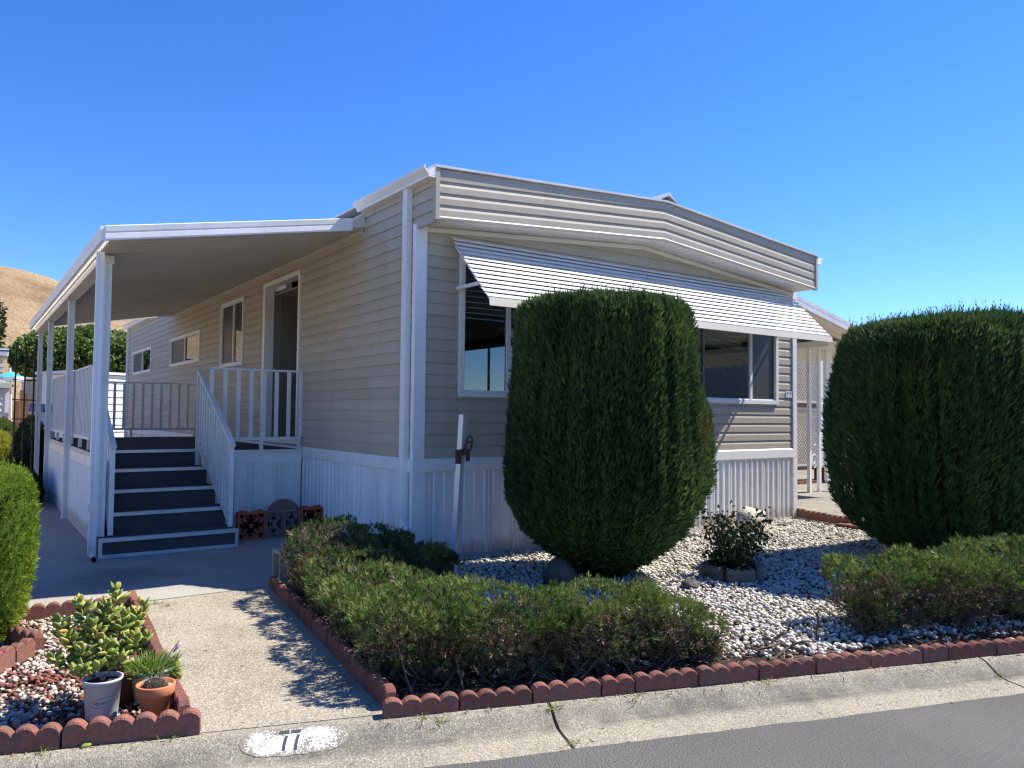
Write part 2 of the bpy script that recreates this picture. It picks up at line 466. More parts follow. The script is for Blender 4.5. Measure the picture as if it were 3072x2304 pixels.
class MB:
    def __init__(s):
        s.v, s.f, s.mi = [], [], []
    def add(s, vs, fs, mi=0):
        k = len(s.v)
        s.v += [tuple(p) for p in vs]
        s.f += [tuple(i + k for i in f) for f in fs]
        s.mi += [mi] * len(fs)
        return s
    def box(s, a, b, mi=0):
        x0, y0, z0 = (min(a[i], b[i]) for i in range(3))
        x1, y1, z1 = (max(a[i], b[i]) for i in range(3))
        vs = [(x0, y0, z0), (x1, y0, z0), (x1, y1, z0), (x0, y1, z0), (x0, y0, z1), (x1, y0, z1), (x1, y1, z1), (x0, y1, z1)]
        return s.add(vs, [(3, 2, 1, 0), (4, 5, 6, 7), (0, 1, 5, 4), (1, 2, 6, 5), (2, 3, 7, 6), (3, 0, 4, 7)], mi)
    def hexa(s, vs, mi=0):
        return s.add(vs, [(3, 2, 1, 0), (4, 5, 6, 7), (0, 1, 5, 4), (1, 2, 6, 5), (2, 3, 7, 6), (3, 0, 4, 7)], mi)
    def bar(s, p, q_, w, h, up=(0, 0, 1), mi=0):
        p, q_, up = Vector(p), Vector(q_), Vector(up)
        d = (q_ - p).normalized()
        side = d.cross(up)
        if side.length < 1e-5:
            side = d.cross(Vector((1, 0, 0)))
        side.normalize()
        u = side.cross(d).normalized()
        a, b = side * (w / 2), u * (h / 2)
        vs = [p - a - b, p + a - b, p + a + b, p - a + b, q_ - a - b, q_ + a - b, q_ + a + b, q_ - a + b]
        return s.add(vs, [(0, 1, 2, 3), (7, 6, 5, 4), (0, 4, 5, 1), (1, 5, 6, 2), (2, 6, 7, 3), (3, 7, 4, 0)], mi)
    def sweep(s, prof, p, q_, ax, ay, closed=True, mi=0, caps=True):
        """2-D profile (a,b) along ax, ay vectors, extruded from p to q_"""
        p, q_, ax, ay = Vector(p), Vector(q_), Vector(ax), Vector(ay)
        n = len(prof)
        vs = [p + ax * a + ay * b for a, b in prof] + [q_ + ax * a + ay * b for a, b in prof]
        fs = [(i, (i + 1) % n, n + (i + 1) % n, n + i) for i in range(n if closed else n - 1)]
        if caps and closed:
            fs += [tuple(range(n - 1, -1, -1)), tuple(range(n, 2 * n))]
        return s.add(vs, fs, mi)
    def tube(s, pts, radii, sides=5, mi=0, cap=True):
        pts = [Vector(p) for p in pts]
        k0 = len(s.v)
        prev = None
        for i, p in enumerate(pts):
            d = (pts[min(i + 1, len(pts) - 1)] - pts[max(i - 1, 0)]).normalized()
            a = d.cross(Vector((0.31, 0.17, 0.93)) if prev is None else prev)
            if prev is not None:
                a = prev - d * prev.dot(d)
            if a.length < 1e-5:
                a = d.cross(Vector((1, 0, 0)))
            a.normalize()
            prev = a
            b = d.cross(a)
            r = radii[i] if hasattr(radii, '__len__') else radii
            for j in range(sides):
                t = 2 * math.pi * j / sides
                s.v.append(tuple(p + a * (r * math.cos(t)) + b * (r * math.sin(t))))
        for i in range(len(pts) - 1):
            for j in range(sides):
                j2 = (j + 1) % sides
                s.f.append((k0 + i * sides + j, k0 + i * sides + j2, k0 + (i + 1) * sides + j2, k0 + (i + 1) * sides + j))
                s.mi.append(mi)
        if cap:
            s.f.append(tuple(k0 + j for j in range(sides - 1, -1, -1))); s.mi.append(mi)
            e = k0 + (len(pts) - 1) * sides
            s.f.append(tuple(e + j for j in range(sides))); s.mi.append(mi)
        return s
    def lathe(s, prof, c, sides=24, mi=0):
        k0 = len(s.v)
        for r, z in prof:
            for j in range(sides):
                t = 2 * math.pi * j / sides
                s.v.append((c[0] + r * math.cos(t), c[1] + r * math.sin(t), c[2] + z))
        for i in range(len(prof) - 1):
            for j in range(sides):
                j2 = (j + 1) % sides
                s.f.append((k0 + i * sides + j, k0 + i * sides + j2, k0 + (i + 1) * sides + j2, k0 + (i + 1) * sides + j))
                s.mi.append(mi)
        return s
    def mesh(s, name, mats, smooth=False, origin=(0, 0, 0)):
        me = bpy.data.meshes.new(name)
        o = origin
        me.from_pydata([(v[0] - o[0], v[1] - o[1], v[2] - o[2]) for v in s.v], [], s.f)
        for m in ([mats] if isinstance(mats, str) else mats):
            me.materials.append(MATS[m])
        if any(s.mi):
            me.polygons.foreach_set('material_index', s.mi)
        if smooth:
            me.polygons.foreach_set('use_smooth', [True] * len(s.f))
        me.update()
        return me
    def build(s, name, mats, parent=None, smooth=False, recalc=False):
        a = np.array(s.v)
        c = (a.min(0) + a.max(0)) / 2
        c[2] = a[:, 2].min()
        me = s.mesh(name, mats, smooth, tuple(c))
        if recalc:
            import bmesh
            bm = bmesh.new(); bm.from_mesh(me)
            bmesh.ops.recalc_face_normals(bm, faces=bm.faces)
            bm.to_mesh(me); bm.free()
        o = bpy.data.objects.new(name, me)
        return link(o, parent, tuple(c))

def poly_sheet(pts, z, t=None):
    """flat polygon (optionally a slab of thickness t below z)"""
    mb = MB()
    n = len(pts)
    if t is None:
        return mb.add([(x, y, z) for x, y in pts], [tuple(range(n))])
    vs = [(x, y, z) for x, y in pts] + [(x, y, z - t) for x, y in pts]
    fs = [tuple(range(n)), tuple(range(2 * n - 1, n - 1, -1))] + [(i, n + i, n + (i + 1) % n, (i + 1) % n) for i in range(n)]
    return mb.add(vs, fs)

# value noise for shapes
_LAT = RNG.random((32, 32, 32))
def vnoise(P, scale):
    q = np.asarray(P, float) * scale
    i = np.floor(q).astype(int)
    f = q - i
    f = f * f * (3 - 2 * f)
    out = 0
    for dx in (0, 1):
        for dy in (0, 1):
            for dz in (0, 1):
                w = (f[..., 0] if dx else 1 - f[..., 0]) * (f[..., 1] if dy else 1 - f[..., 1]) * (f[..., 2] if dz else 1 - f[..., 2])
                out = out + w * _LAT[(i[..., 0] + dx) % 32, (i[..., 1] + dy) % 32, (i[..., 2] + dz) % 32]
    return out

def raw_mesh(name, V, F, tint, matn, smooth=False):
    """V (n,3), F (m,3 or 4) int, tint per face"""
    me = bpy.data.meshes.new(name)
    k = F.shape[1]
    me.vertices.add(len(V)); me.vertices.foreach_set('co', np.ascontiguousarray(V, np.float32).ravel())
    me.loops.add(F.size); me.loops.foreach_set('vertex_index', np.ascontiguousarray(F, np.int32).ravel())
    me.polygons.add(len(F))
    me.polygons.foreach_set('loop_start', np.arange(0, F.size, k, dtype=np.int32))
    me.polygons.foreach_set('loop_total', np.full(len(F), k, np.int32))
    if smooth:
        me.polygons.foreach_set('use_smooth', np.ones(len(F), bool))
    if tint is not None:
        a = me.attributes.new('tint', 'FLOAT', 'FACE')
        a.data.foreach_set('value', np.ascontiguousarray(tint, np.float32))
    me.materials.append(MATS[matn])
    me.update()
    me.validate()
    return me

def frames(D):
    D = D / np.linalg.norm(D, axis=1, keepdims=True)
    R = RNG.normal(size=D.shape)
    X = np.cross(D, R)
    X /= np.linalg.norm(X, axis=1, keepdims=True) + 1e-9
    return X, np.cross(D, X), D

def scatter(P, D, S, T, TF, tint):
    """copies of the template (T verts, TF faces) at P, its z axis along D, size S -> V, F, tint per face"""
    X, Y, Zv = frames(np.asarray(D, float))
    S = np.asarray(S)[:, None, None]
    V = P[:, None, :] + S * (T[None, :, 0:1] * X[:, None, :] + T[None, :, 1:2] * Y[:, None, :] + T[None, :, 2:3] * Zv[:, None, :])
    n, k = len(P), len(T)
    F = (TF[None, :, :] + (np.arange(n) * k)[:, None, None]).reshape(-1, TF.shape[1])
    return V.reshape(-1, 3), F, np.repeat(tint, len(TF))

def scatter_obj(name, P, D, S, T, TF, tint, matn, parent, base):
    V, F, t = scatter(P, D, S, T, TF, tint)
    me = raw_mesh(name, V - np.array(base), F, t, matn)
    o = bpy.data.objects.new(name, me)
    return link(o, parent, base)

def spray_template(branches):
    """each branch: (base_height, angle out, azimuth, length, width): a folded kite of two quads"""
    V, F = [], []
    for h, a, az, L, w in branches:
        d = np.array([math.sin(a) * math.cos(az), math.sin(a) * math.sin(az), math.cos(a)])
        s = np.cross(d, [0.2, 0.9, 0.1]); s /= np.linalg.norm(s)
        b = np.array([0, 0, h])
        k = len(V)
        V += [b, b + d * L * 0.45 + s * w, b + d * L, b + d * L * 0.45 - s * w]
        F += [(k, k + 1, k + 2, k + 3)]
    return np.array(V, float), np.array(F)
CYPRESS = spray_template([(0, 0.05, 0, 1.0, 0.075), (0.15, 0.45, 0.6, 0.68, 0.065)])
TUFT = spray_template([(0, 0.1, 0, 1.0, 0.06), (0.10, 0.65, 0.3, 0.62, 0.055), (0.2, 0.7, 1.6, 0.55, 0.055), (0.15, 0.75, 2.9, 0.6, 0.055), (0.35, 0.6, 4.1, 0.5, 0.05), (0.3, 0.8, 5.3, 0.5, 0.05), (0.5, 0.55, 0.9, 0.4, 0.045)])
LEAF = (np.array([(0, 0, 0), (0.28, 0.06, 0.5), (0, 0, 1.0), (-0.28, 0.06, 0.5)], float), np.array([(0, 1, 2, 3)]))
BLADE = (np.array([(-0.03, 0, 0), (0.03, 0, 0), (0.022, 0.10, 0.55), (-0.022, 0.10, 0.55), (0.0, 0.32, 1.0)], float), np.array([(0, 1, 2, 3), (3, 2, 4, 4)]))
BLADE = (BLADE[0], np.array([(0, 1, 2), (0, 2, 3), (3, 2, 4)]))

P_ = 0.1143          # siding course
ZB = 0.98            # top of the belt board
W_ = 5.92            # width of the home
LEN = 15.85          # its length
OH = 0.344           # gable overhang
# street frame
SA = math.radians(-18.8)
SD = Vector((math.cos(SA), math.sin(SA), 0)); SN = Vector((-math.sin(SA), math.cos(SA), 0))
def st(s, n, z=0.0):
    p = SD * s + SN * n
    return (p.x, p.y, z)

# ================================================================== THE SETTING
def setting():
    tag(poly_sheet([(-600, -600), (600, -600), (600, 600), (-600, 600)], -0.14).build('ground', 'dry_earth'), kind='structure')
    road = MB()
    ss = [-80, -30] + [-10 + 0.06 * i for i in range(420)] + [30, 80]
    for s_ in ss:                                            # ragged edge of the seal coat over the gutter pan
        e = 0.004 * math.sin(s_ * 3.1) + 0.003 * math.sin(s_ * 11.3 + 1) + random.uniform(-0.004, 0.004)
        road.v += [st(s_, -3.925 + e, -0.0805), st(s_, -4.10, -0.0815), st(s_, -14, -0.088)]
    for i in range(len(ss) - 1):
        road.f += [(3 * i, 3 * i + 1, 3 * i + 4, 3 * i + 3), (3 * i + 1, 3 * i + 2, 3 * i + 5, 3 * i + 4)]
        road.mi += [0, 0]
    tag(road.build('road', 'asphalt'), kind='structure')
    # rolled kerb and gutter pan, cast in lengths with open joints
    prof = [(-3.505, -0.13), (-3.505, -0.004), (-3.545, -0.002), (-3.58, -0.006), (-3.615, -0.020), (-3.65, -0.043), (-3.68, -0.063), (-3.71, -0.074), (-3.75, -0.079), (-3.965, -0.086), (-3.965, -0.13)]
    kerb = bpy.data.objects.new('kerb', None)
    link(kerb, None, st(0, -3.6, -0.13)); tag(kerb, kind='structure')
    j0 = 0.085
    for i in range(-5, 9):
        a, b = j0 + (i - 1) * 2.70 + 0.008, j0 + i * 2.70 - 0.008
        MB().sweep(prof, st(a, 0), st(b, 0), SN, (0, 0, 1)).build('kerb_length', 'kerb_concrete', kerb, recalc=True)
    # far kerb across the road
    tag(MB().sweep([(-14.0, -0.13), (-14.0, -0.088), (-14.3, -0.075), (-14.4, 0.0), (-14.8, 0.0), (-14.8, -0.13)], st(-80, 0), st(80, 0), SN, (0, 0, 1)).build('far_kerb', 'kerb_concrete', recalc=True), kind='structure')
    tag(poly_sheet([st(-80, -14.8)[:2], st(-80, -60)[:2], st(80, -60)[:2], st(80, -14.8)[:2]][::1], -0.01).build('far_lot', 'dry_earth'), kind='structure')
    ky = lambda x, n=-3.512: (n - SN.x * x) / SN.y
    walk = [(-2.63, ky(-2.63)), (-1.775, ky(-1.775)), (-1.37, -0.19), (-2.39, -0.19)]
    tag(poly_sheet(walk, 0.0, 0.12).build('walkway', 'aggregate'), kind='structure')
    pad = [(-3.12, -0.178), (-0.02, -0.178), (-0.02, 12.2), (-3.12, 12.2)]
    tag(poly_sheet(pad, 0.002, 0.12).build('patio_slab', 'slab_concrete'), kind='structure')
    bed = [(-1.77, ky(-1.77)), (9.5, ky(9.5)), (9.5, -1.2), (5.95, -1.2), (6.28, 0.33), (6.0, 0.33), (6.0, 0.08), (-0.012, 0.08), (-0.012, -0.19), (-1.36, -0.19)]
    tag(poly_sheet(bed, -0.018, 0.10).build('garden_bed', 'soil'), kind='structure')
    bed2 = [(-2.64, ky(-2.64)), (-2.40, -0.30), (-3.3, -0.24), (-6.5, -0.24), (-6.5, ky(-6.5))]
    tag(poly_sheet(bed2, -0.012, 0.10).build('planting_bed', 'soil'), kind='structure')
    tag(poly_sheet([(6.30, 0.36), (5.98, -1.15), (30, -1.15), (30, 14), (5.98, 14), (5.98, 0.36)], 0.0, 0.12).build('driveway', 'drive_concrete'), kind='structure')
    # the dry hill
    xs, ys = np.linspace(-260, 240, 110), np.linspace(70, 420, 70)
    X, Y = np.meshgrid(xs, ys)
    ridge = np.where(X < -5, 36.5 + 2.0 * np.sin(X / 40), 36.5 * np.exp(-((X + 5) / 62.0) ** 2))
    yy = np.clip((Y - 75) / 150.0, 0, 1)
    prof_y = np.where(Y < 225, yy * yy * (3 - 2 * yy), 1.0 - 0.3 * np.clip((Y - 225) / 200, 0, 1))
    Pn = np.stack([X + 0.5 * Y, Y * 0.35, np.zeros_like(X)], -1)
    gul = (vnoise(Pn, 1 / 16.0) - 0.5) * 3.6 + (vnoise(Pn, 1 / 6.0) - 0.5) * 0.9
    Z = ridge * prof_y + gul * yy * (1 - 0.85 * np.clip((Y - 190) / 40, 0, 1)) - 0.3
    V = np.stack([X, Y, Z], -1).reshape(-1, 3)
    nx = len(xs)
    idx = np.arange(len(ys) - 1)[:, None] * nx + np.arange(nx - 1)[None]
    F = np.stack([idx, idx + 1, idx + nx + 1, idx + nx], -1).reshape(-1, 4)
    o = bpy.data.objects.new('hill', raw_mesh('hill', V, F, None, 'dry_grass', True))
    link(o); tag(o, kind='structure')
setting()

def in_poly(P, poly):
    x, y = P[:, 0], P[:, 1]
    c = np.zeros(len(P), bool)
    n = len(poly)
    for i in range(n):
        x0, y0 = poly[i]; x1, y1 = poly[(i + 1) % n]
        k = ((y0 > y) != (y1 > y)) & (x < (x1 - x0) * (y - y0) / (y1 - y0 + 1e-12) + x0)
        c ^= k
    return c

def ico():
    t = (1 + 5 ** 0.5) / 2
    v = np.array([(-1, t, 0), (1, t, 0), (-1, -t, 0), (1, -t, 0), (0, -1, t), (0, 1, t), (0, -1, -t), (0, 1, -t), (t, 0, -1), (t, 0, 1), (-t, 0, -1), (-t, 0, 1)], float)
    v /= np.linalg.norm(v[0])
    f = np.array([(0, 11, 5), (0, 5, 1), (0, 1, 7), (0, 7, 10), (0, 10, 11), (1, 5, 9), (5, 11, 4), (11, 10, 2), (10, 7, 6), (7, 1, 8), (3, 9, 4), (3, 4, 2), (3, 2, 6), (3, 6, 8), (3, 8, 9), (4, 9, 5), (2, 4, 11), (6, 2, 10), (8, 6, 7), (9, 8, 1)])
    return v, f
def ico2():
    v, f = ico()
    vs, fs, cache = [tuple(p) for p in v], [], {}
    def mid(a, b):
        k = (min(a, b), max(a, b))
        if k not in cache:
            m = (np.array(vs[a]) + np.array(vs[b])) / 2
            vs.append(tuple(m / np.linalg.norm(m))); cache[k] = len(vs) - 1
        return cache[k]
    for a, b, c in f:
        ab, bc, ca = mid(a, b), mid(b, c), mid(c, a)
        fs += [(a, ab, ca), (b, bc, ab), (c, ca, bc), (ab, bc, ca)]
    return np.array(vs), np.array(fs)
ICO, ICO2 = ico(), ico2()

# ================================================================== THE MOBILE HOME
def depth_at(t):
    return 0.013 if t <= 0.069 else 0.013 * max(0.0, (P_ - t) / (P_ - 0.069))
def plank(parent, start, end, zc, z0, z1, out, name='siding_plank', matn='siding', dz1=0.0):
    """one lapped siding plank of the course that begins at zc, clipped to z0..z1; dz1 = rise of the far end"""
    pts = [(-0.012, z0), (depth_at(z0 - zc), z0)]
    if z0 < zc + 0.069 < z1:
        pts.append((0.013, zc + 0.069))
    pts += [(depth_at(z1 - zc), z1), (-0.012, z1)]
    q_ = Vector((end[0], end[1], dz1))
    return MB().sweep(pts, (start[0], start[1], 0), q_, out, (0, 0, 1)).build(name, matn, parent, recalc=True)

def courses(parent, along, plane, lo, hi, zlo, zhi, openings, lo_fn=None):
    """along: 'x' or 'y'; openings: (a0, a1, z0, z1)"""
    k = 0
    while ZB + k * P_ < zhi - 1e-4:
        zc = ZB + k * P_
        zt = min(zc + P_, zhi)
        k += 1
        l0 = lo_fn(zc) if lo_fn else lo
        segs = [(l0, hi, zc, zt)]
        for a0, a1, b0, b1 in openings:
            new = []
            for s0, s1, c0, c1 in segs:
                if a1 <= s0 or a0 >= s1 or b1 <= c0 + 1e-4 or b0 >= c1 - 1e-4:
                    new.append((s0, s1, c0, c1)); continue
                if a0 > s0: new.append((s0, a0, c0, c1))
                if a1 < s1: new.append((a1, s1, c0, c1))
                if b0 > c0 + 0.012: new.append((max(s0, a0), min(s1, a1), c0, b0))
                if b1 < c1 - 0.012: new.append((max(s0, a0), min(s1, a1), b1, c1))
            segs = new
        for s0, s1, c0, c1 in segs:
            if s1 - s0 < 0.01: continue
            cuts = [s0]
            j_ = -1.3 + ((k * 1.37) % 3.66)
            while j_ < s1:                                   # butt joints, staggered from course to course
                if j_ - s0 > 0.5 and s1 - j_ > 0.5: cuts.append(j_)
                j_ += 3.66
            cuts.append(s1)
            for m_ in range(len(cuts) - 1):
                u0, u1 = cuts[m_], cuts[m_ + 1] - (0.0025 if m_ < len(cuts) - 2 else 0.0)
                if along == 'y':
                    plank(parent, (plane, u0), (plane, u1), zc, c0, c1, (-1, 0, 0))
                else:
                    plank(parent, (u0, plane), (u1, plane), zc, c0, c1, (0, -1, 0))

def skirt_panels(parent, a0, a1, z0, z1, at, out, along, period=0.355):
    """vertical ribbed skirting: ridges and two perforated strips to every sheet; one object per sheet"""
    n = max(1, round((a1 - a0) / period))
    w = (a1 - a0) / n
    rib = 0.016
    marks = [0.02, 0.150, 0.205, 0.335, 0.395, 0.540, 0.695, 0.845]         # rib centres as share of the sheet
    perf = [(0.165, 0.192), (0.218, 0.320), (0.165, 0.192)]
    for i in range(n):
        b = a0 + i * w
        prof, kinds = [(b, 0.0)], []
        rc = [(0.05, 1.0), (0.215, 0.45), (0.38, 1.0), (0.71, 1.0)]
        for c, k_ in rc:
            x = b + c * w
            prof += [(x - 0.017 * k_, 0.0), (x - 0.009 * k_, rib * k_), (x + 0.009 * k_, rib * k_), (x + 0.017 * k_, 0.0)]
        prof.append((b + w - 0.001, 0.0))
        mb = MB()
        for j in range(len(prof) - 1):
            (u0, d0), (u1, d1) = prof[j], prof[j + 1]
            c = ((u0 + u1) / 2 - b) / w
            pf = 1 if (d0 == d1 == 0.0 and 0.05 < c < 0.38) else 0
            q = []
            for u, d, z in ((u0, d0, z0), (u1, d1, z0), (u1, d1, z1), (u0, d0, z1)):
                q.append((u, at + out * d, z) if along == 'x' else (at + out * d, u, z))
            mb.add(q, [(0, 1, 2, 3)], pf)
        mb.build('skirt_panel', ['white_metal', 'perforated_metal'], parent)

def window(parent, a0, a1, z0, z1, at, out, along, mull, screens=(), fw=0.045, glass='glass_dark'):
    """frame proud of the wall, mullions, one pane object per light"""
    def P(u, d, z):
        return (u, at + out * d, z) if along == 'x' else (at + out * d, u, z)
    fr = MB()
    pr = 0.034
    for (u0, u1, w0, w1) in ((a0, a1, z0, z0 + fw), (a0, a1, z1 - fw, z1), (a0, a0 + fw, z0 + fw, z1 - fw), (a1 - fw, a1, z0 + fw, z1 - fw)):
        fr.box(P(u0, -0.02, w0), P(u1, pr, w1))
    # inner step of the sash
    g = fw + 0.016
    for (u0, u1, w0, w1) in ((a0 + fw, a1 - fw, z0 + fw, z0 + g), (a0 + fw, a1 - fw, z1 - g, z1 - fw), (a0 + fw, a0 + g, z0 + g, z1 - g), (a1 - g, a1 - fw, z0 + g, z1 - g)):
        fr.box(P(u0, -0.02, w0), P(u1, 0.020, w1))
    w = fr.build('window', 'white_paint', parent)
    edges = [a0 + g] + list(mull) + [a1 - g]
    for m in mull:
        MB().box(P(m - 0.022, -0.018, z0 + g), P(m + 0.022, 0.026, z1 - g)).build('mullion', 'white_paint', w)
    for i in range(len(edges) - 1):
        e0 = edges[i] + (0.022 if i else 0.0)
        e1 = edges[i + 1] - (0.022 if i < len(edges) - 2 else 0.0)
        (MB().add([P(e0, 0.0, z0 + g), P(e1, 0.0, z0 + g), P(e1, 0.0, z1 - g), P(e0, 0.0, z1 - g)], [(0, 1, 2, 3)]) if glass == 'glass_clear' and i not in screens else MB().box(P(e0, -0.016, z0 + g), P(e1, 0.004, z1 - g))).build('pane', 'screen_mesh' if i in screens else glass, w)
    return w

def gable_z(x, a, pk, b):
    return a + (pk - a) * x / 2.98 if x <= 2.98 else pk + (b - pk) * (x - 2.98) / (5.92 - 2.98)

def mobile_home():
    H = thing('mobile_home', (3.0, 8.0, 0), 'beige lapped-siding mobile home with low gable roof and white skirting', 'house')
    # ---- wall cores (behind the siding)
    core = MB()
    for y0, y1, z0, z1 in ((0.10, 3.10, 0.02, 3.55), (4.53, LEN, 0.02, 3.55), (3.10, 4.53, 3.21, 3.55), (3.10, 4.53, 0.02, 1.06)):
        core.box((0.013, y0, z0), (0.10, y1, z1))
    side = core.build('side_wall', 'siding', H)
    fcore = MB()
    for xa, xb, za, zb_ in ((0.013, W_ - 0.013, 0.02, 1.6), (0.013, W_ - 0.013, 3.0, 3.15), (0.013, 0.49, 1.6, 3.0), (5.50, W_ - 0.013, 1.6, 3.0)):
        fcore.box((xa, 0.013, za), (xb, 0.09, zb_))
    front = fcore.build('end_wall', 'siding', H)
    rwl = MB()
    for ya, yb, za, zb_ in ((0.10, LEN, 0.02, 1.6), (0.10, LEN, 2.92, 3.5), (0.10, 0.45, 1.6, 2.92), (2.75, 6.2, 1.6, 2.92), (9.0, LEN, 1.6, 2.92)):
        rwl.box((W_ - 0.1, ya, za), (W_, yb, zb_))
    rwl.box((0.10, LEN - 0.1, 0.02), (W_ - 0.1, LEN, 3.6)).build('rear_wall', 'siding', H)
    for ya, yb in ((0.45, 2.75), (6.2, 9.0)):
        window(H, ya, yb, 1.6, 2.92, W_ - 0.03, 1, 'y', [(ya + yb) / 2], (), 0.05, 'glass_clear')
    room = MB()
    room.box((0.105, 0.095, 1.0), (W_ - 0.105, 10.2, 1.02))
    room.box((0.105, 0.095, 3.06), (W_ - 0.105, 10.2, 3.08))
    room.box((1.12, 10.0, 1.02), (W_ - 0.105, 10.1, 3.06))
    room.box((0.105, 4.6, 1.02), (0.13, 10.0, 3.06))
    room.build('room_lining', 'room_paint', H)
    # ---- siding
    op_side = [(3.10, 4.53, 0.9, 3.215), (5.49, 6.745, 2.125, 3.17), (8.14, 10.58, 2.31, 2.89), (12.62, 14.99, 2.308, 2.884)]
    courses(side, 'y', 0.0, 0.02, LEN, ZB, 3.56, op_side, lambda z: -OH + 0.012 if z > 3.15 else 0.03)
    courses(front, 'x', 0.0, 0.088, W_ - 0.055, ZB, 3.42, [(0.463, 5.524, 1.575, 3.02)])
    # ---- entry alcove with its white casing
    al = MB()
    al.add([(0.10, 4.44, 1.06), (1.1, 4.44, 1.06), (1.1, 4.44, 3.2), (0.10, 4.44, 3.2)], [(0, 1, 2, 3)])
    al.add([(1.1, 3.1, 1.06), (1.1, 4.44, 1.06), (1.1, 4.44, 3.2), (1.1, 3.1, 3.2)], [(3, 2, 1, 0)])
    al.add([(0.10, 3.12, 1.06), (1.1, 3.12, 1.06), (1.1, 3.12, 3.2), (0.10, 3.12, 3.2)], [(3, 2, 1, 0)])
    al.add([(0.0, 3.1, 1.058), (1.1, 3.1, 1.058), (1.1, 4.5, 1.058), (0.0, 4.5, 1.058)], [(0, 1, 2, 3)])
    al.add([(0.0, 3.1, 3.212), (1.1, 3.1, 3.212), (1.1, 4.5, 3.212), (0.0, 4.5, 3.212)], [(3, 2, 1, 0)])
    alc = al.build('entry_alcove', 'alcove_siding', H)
    for k in range(19):
        zc = 1.06 + k * P_
        pts = [(-0.010, zc), (depth_at(0), zc), (0.010, zc + 0.069), (0.0, min(zc + P_, 3.2)), (-0.010, min(zc + P_, 3.2))]
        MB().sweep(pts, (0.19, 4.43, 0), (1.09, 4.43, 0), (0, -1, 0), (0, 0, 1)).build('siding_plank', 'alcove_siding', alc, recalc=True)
    case = MB()
    case.box((-0.028, 3.07, 1.0), (0.11, 3.125, 3.225)).box((-0.028, 4.445, 1.0), (0.19, 4.545, 3.225)).box((-0.027, 3.125, 3.165), (0.11, 4.445, 3.224))
    case.box((0.112, 4.0, 3.12), (0.20, 4.444, 3.20))
    case.box((-0.05, 3.126, 1.0), (0.10, 4.444, 1.056))
    case.build('door_casing', 'white_paint', H)
    # ---- windows
    window(H, 5.49, 6.745, 2.125, 3.17, 0.0, -1, 'y', [6.03], (1,))
    window(H, 8.14, 10.58, 2.31, 2.89, 0.0, -1, 'y', [9.33], (1,))
    window(H, 12.62, 14.99, 2.308, 2.884, 0.0, -1, 'y', [13.72], (1,))
    window(H, 0.463, 5.524, 1.575, 3.02, 0.0, -1, 'x', [1.055, 2.45, 3.65, 4.955], (4,), 0.05, 'glass_clear')
    # ---- corner trim, belt board, skirting
    MB().box((-0.032, -0.030, 0.0), (0.090, 0.028, 3.195)).build('corner_post', 'white_paint', H)
    MB().box((W_ - 0.055, -0.026, 0.0), (W_ + 0.03, 0.028, 3.15)).build('corner_post', 'white_paint', H)
    def belt(p, q_, out):
        prof = [(-0.01, 0.852), (0.024, 0.852), (0.028, 0.858), (0.028, 0.962), (0.020, 0.974), (0.008, 0.981), (-0.01, 0.981)]
        MB().sweep(prof, p, q_, out, (0, 0, 1)).build('belt_board', 'white_paint', H, recalc=True)
    belt((0, 0.030, 0), (0, LEN, 0), (-1, 0, 0))
    belt((0.092, 0, 0), (W_ - 0.057, 0, 0), (0, -1, 0))
    sk = bpy.data.objects.new('skirting', None)
    link(sk, H, (0.5, 0.0, 0.0))
    skirt_panels(sk, 0.03, 4.6, 0.0, 0.851, -0.002, -1, 'y', 0.36)
    skirt_panels(sk, 4.6, LEN, 0.0, 0.851, -0.002, -1, 'y', 1.2)
    skirt_panels(sk, 0.092, W_ - 0.057, 0.0, 0.851, -0.002, -1, 'x', 0.34)
    MB().box((-0.016, 0.03, 0.0), (-0.001, LEN, 0.02)).box((0.092, -0.018, 0.0), (W_ - 0.057, -0.001, 0.045)).build('bottom_rail', 'white_metal', sk)
    # ---- gable fascia of lapped planks, soffit, roof
    fb = MB()
    for (xa, xb) in ((0.004, 2.98), (2.98, 5.916)):
        za, zb_ = gable_z(xa, 3.186, 3.405, 3.140), gable_z(xb, 3.186, 3.405, 3.140)
        fb.hexa([(xa, -OH + 0.012, za), (xb, -OH + 0.012, zb_), (xb, -OH + 0.04, zb_), (xa, -OH + 0.04, za),
                 (xa, -OH + 0.012, za + 0.465), (xb, -OH + 0.012, zb_ + 0.455), (xb, -OH + 0.04, zb_ + 0.455), (xa, -OH + 0.04, za + 0.465)])
    fas = fb.build('gable_fascia', 'siding', H)
    for (xa, xb) in ((0.03, 2.979), (2.981, 5.895)):
        za, zb_ = gable_z(xa, 3.186, 3.405, 3.140), gable_z(xb, 3.186, 3.405, 3.140)
        for k in range(4):
            t0 = 0.022 + k * 0.1085
            pts = [(-0.012, t0), (0.013, t0), (0.013, t0 + 0.056), (0.0, t0 + 0.1085), (-0.010, t0 + 0.1085)]
            MB().sweep(pts, (xa, -OH, za), (xb, -OH, zb_), (0, -1, 0), (0, 0, 1)).build('siding_plank', 'siding', fas, recalc=True)
        MB().sweep([(-0.005, -0.012), (0.020, -0.012), (0.022, 0.006), (0.014, 0.020), (-0.005, 0.021)], (xa - 0.03, -OH, za), (xb + (0.02 if xb > 3 else 0), -OH, zb_), (0, -1, 0), (0, 0, 1)).build('fascia_trim', 'siding', fas, recalc=True)
    MB().box((-0.014, -OH - 0.022, 3.175), (0.028, -OH + 0.03, 3.655)).build('fascia_end_trim', 'siding', fas)
    MB().box((5.896, -OH - 0.022, 3.130), (5.935, -OH + 0.03, 3.60)).build('fascia_end_trim', 'siding', fas)
    sof = MB()
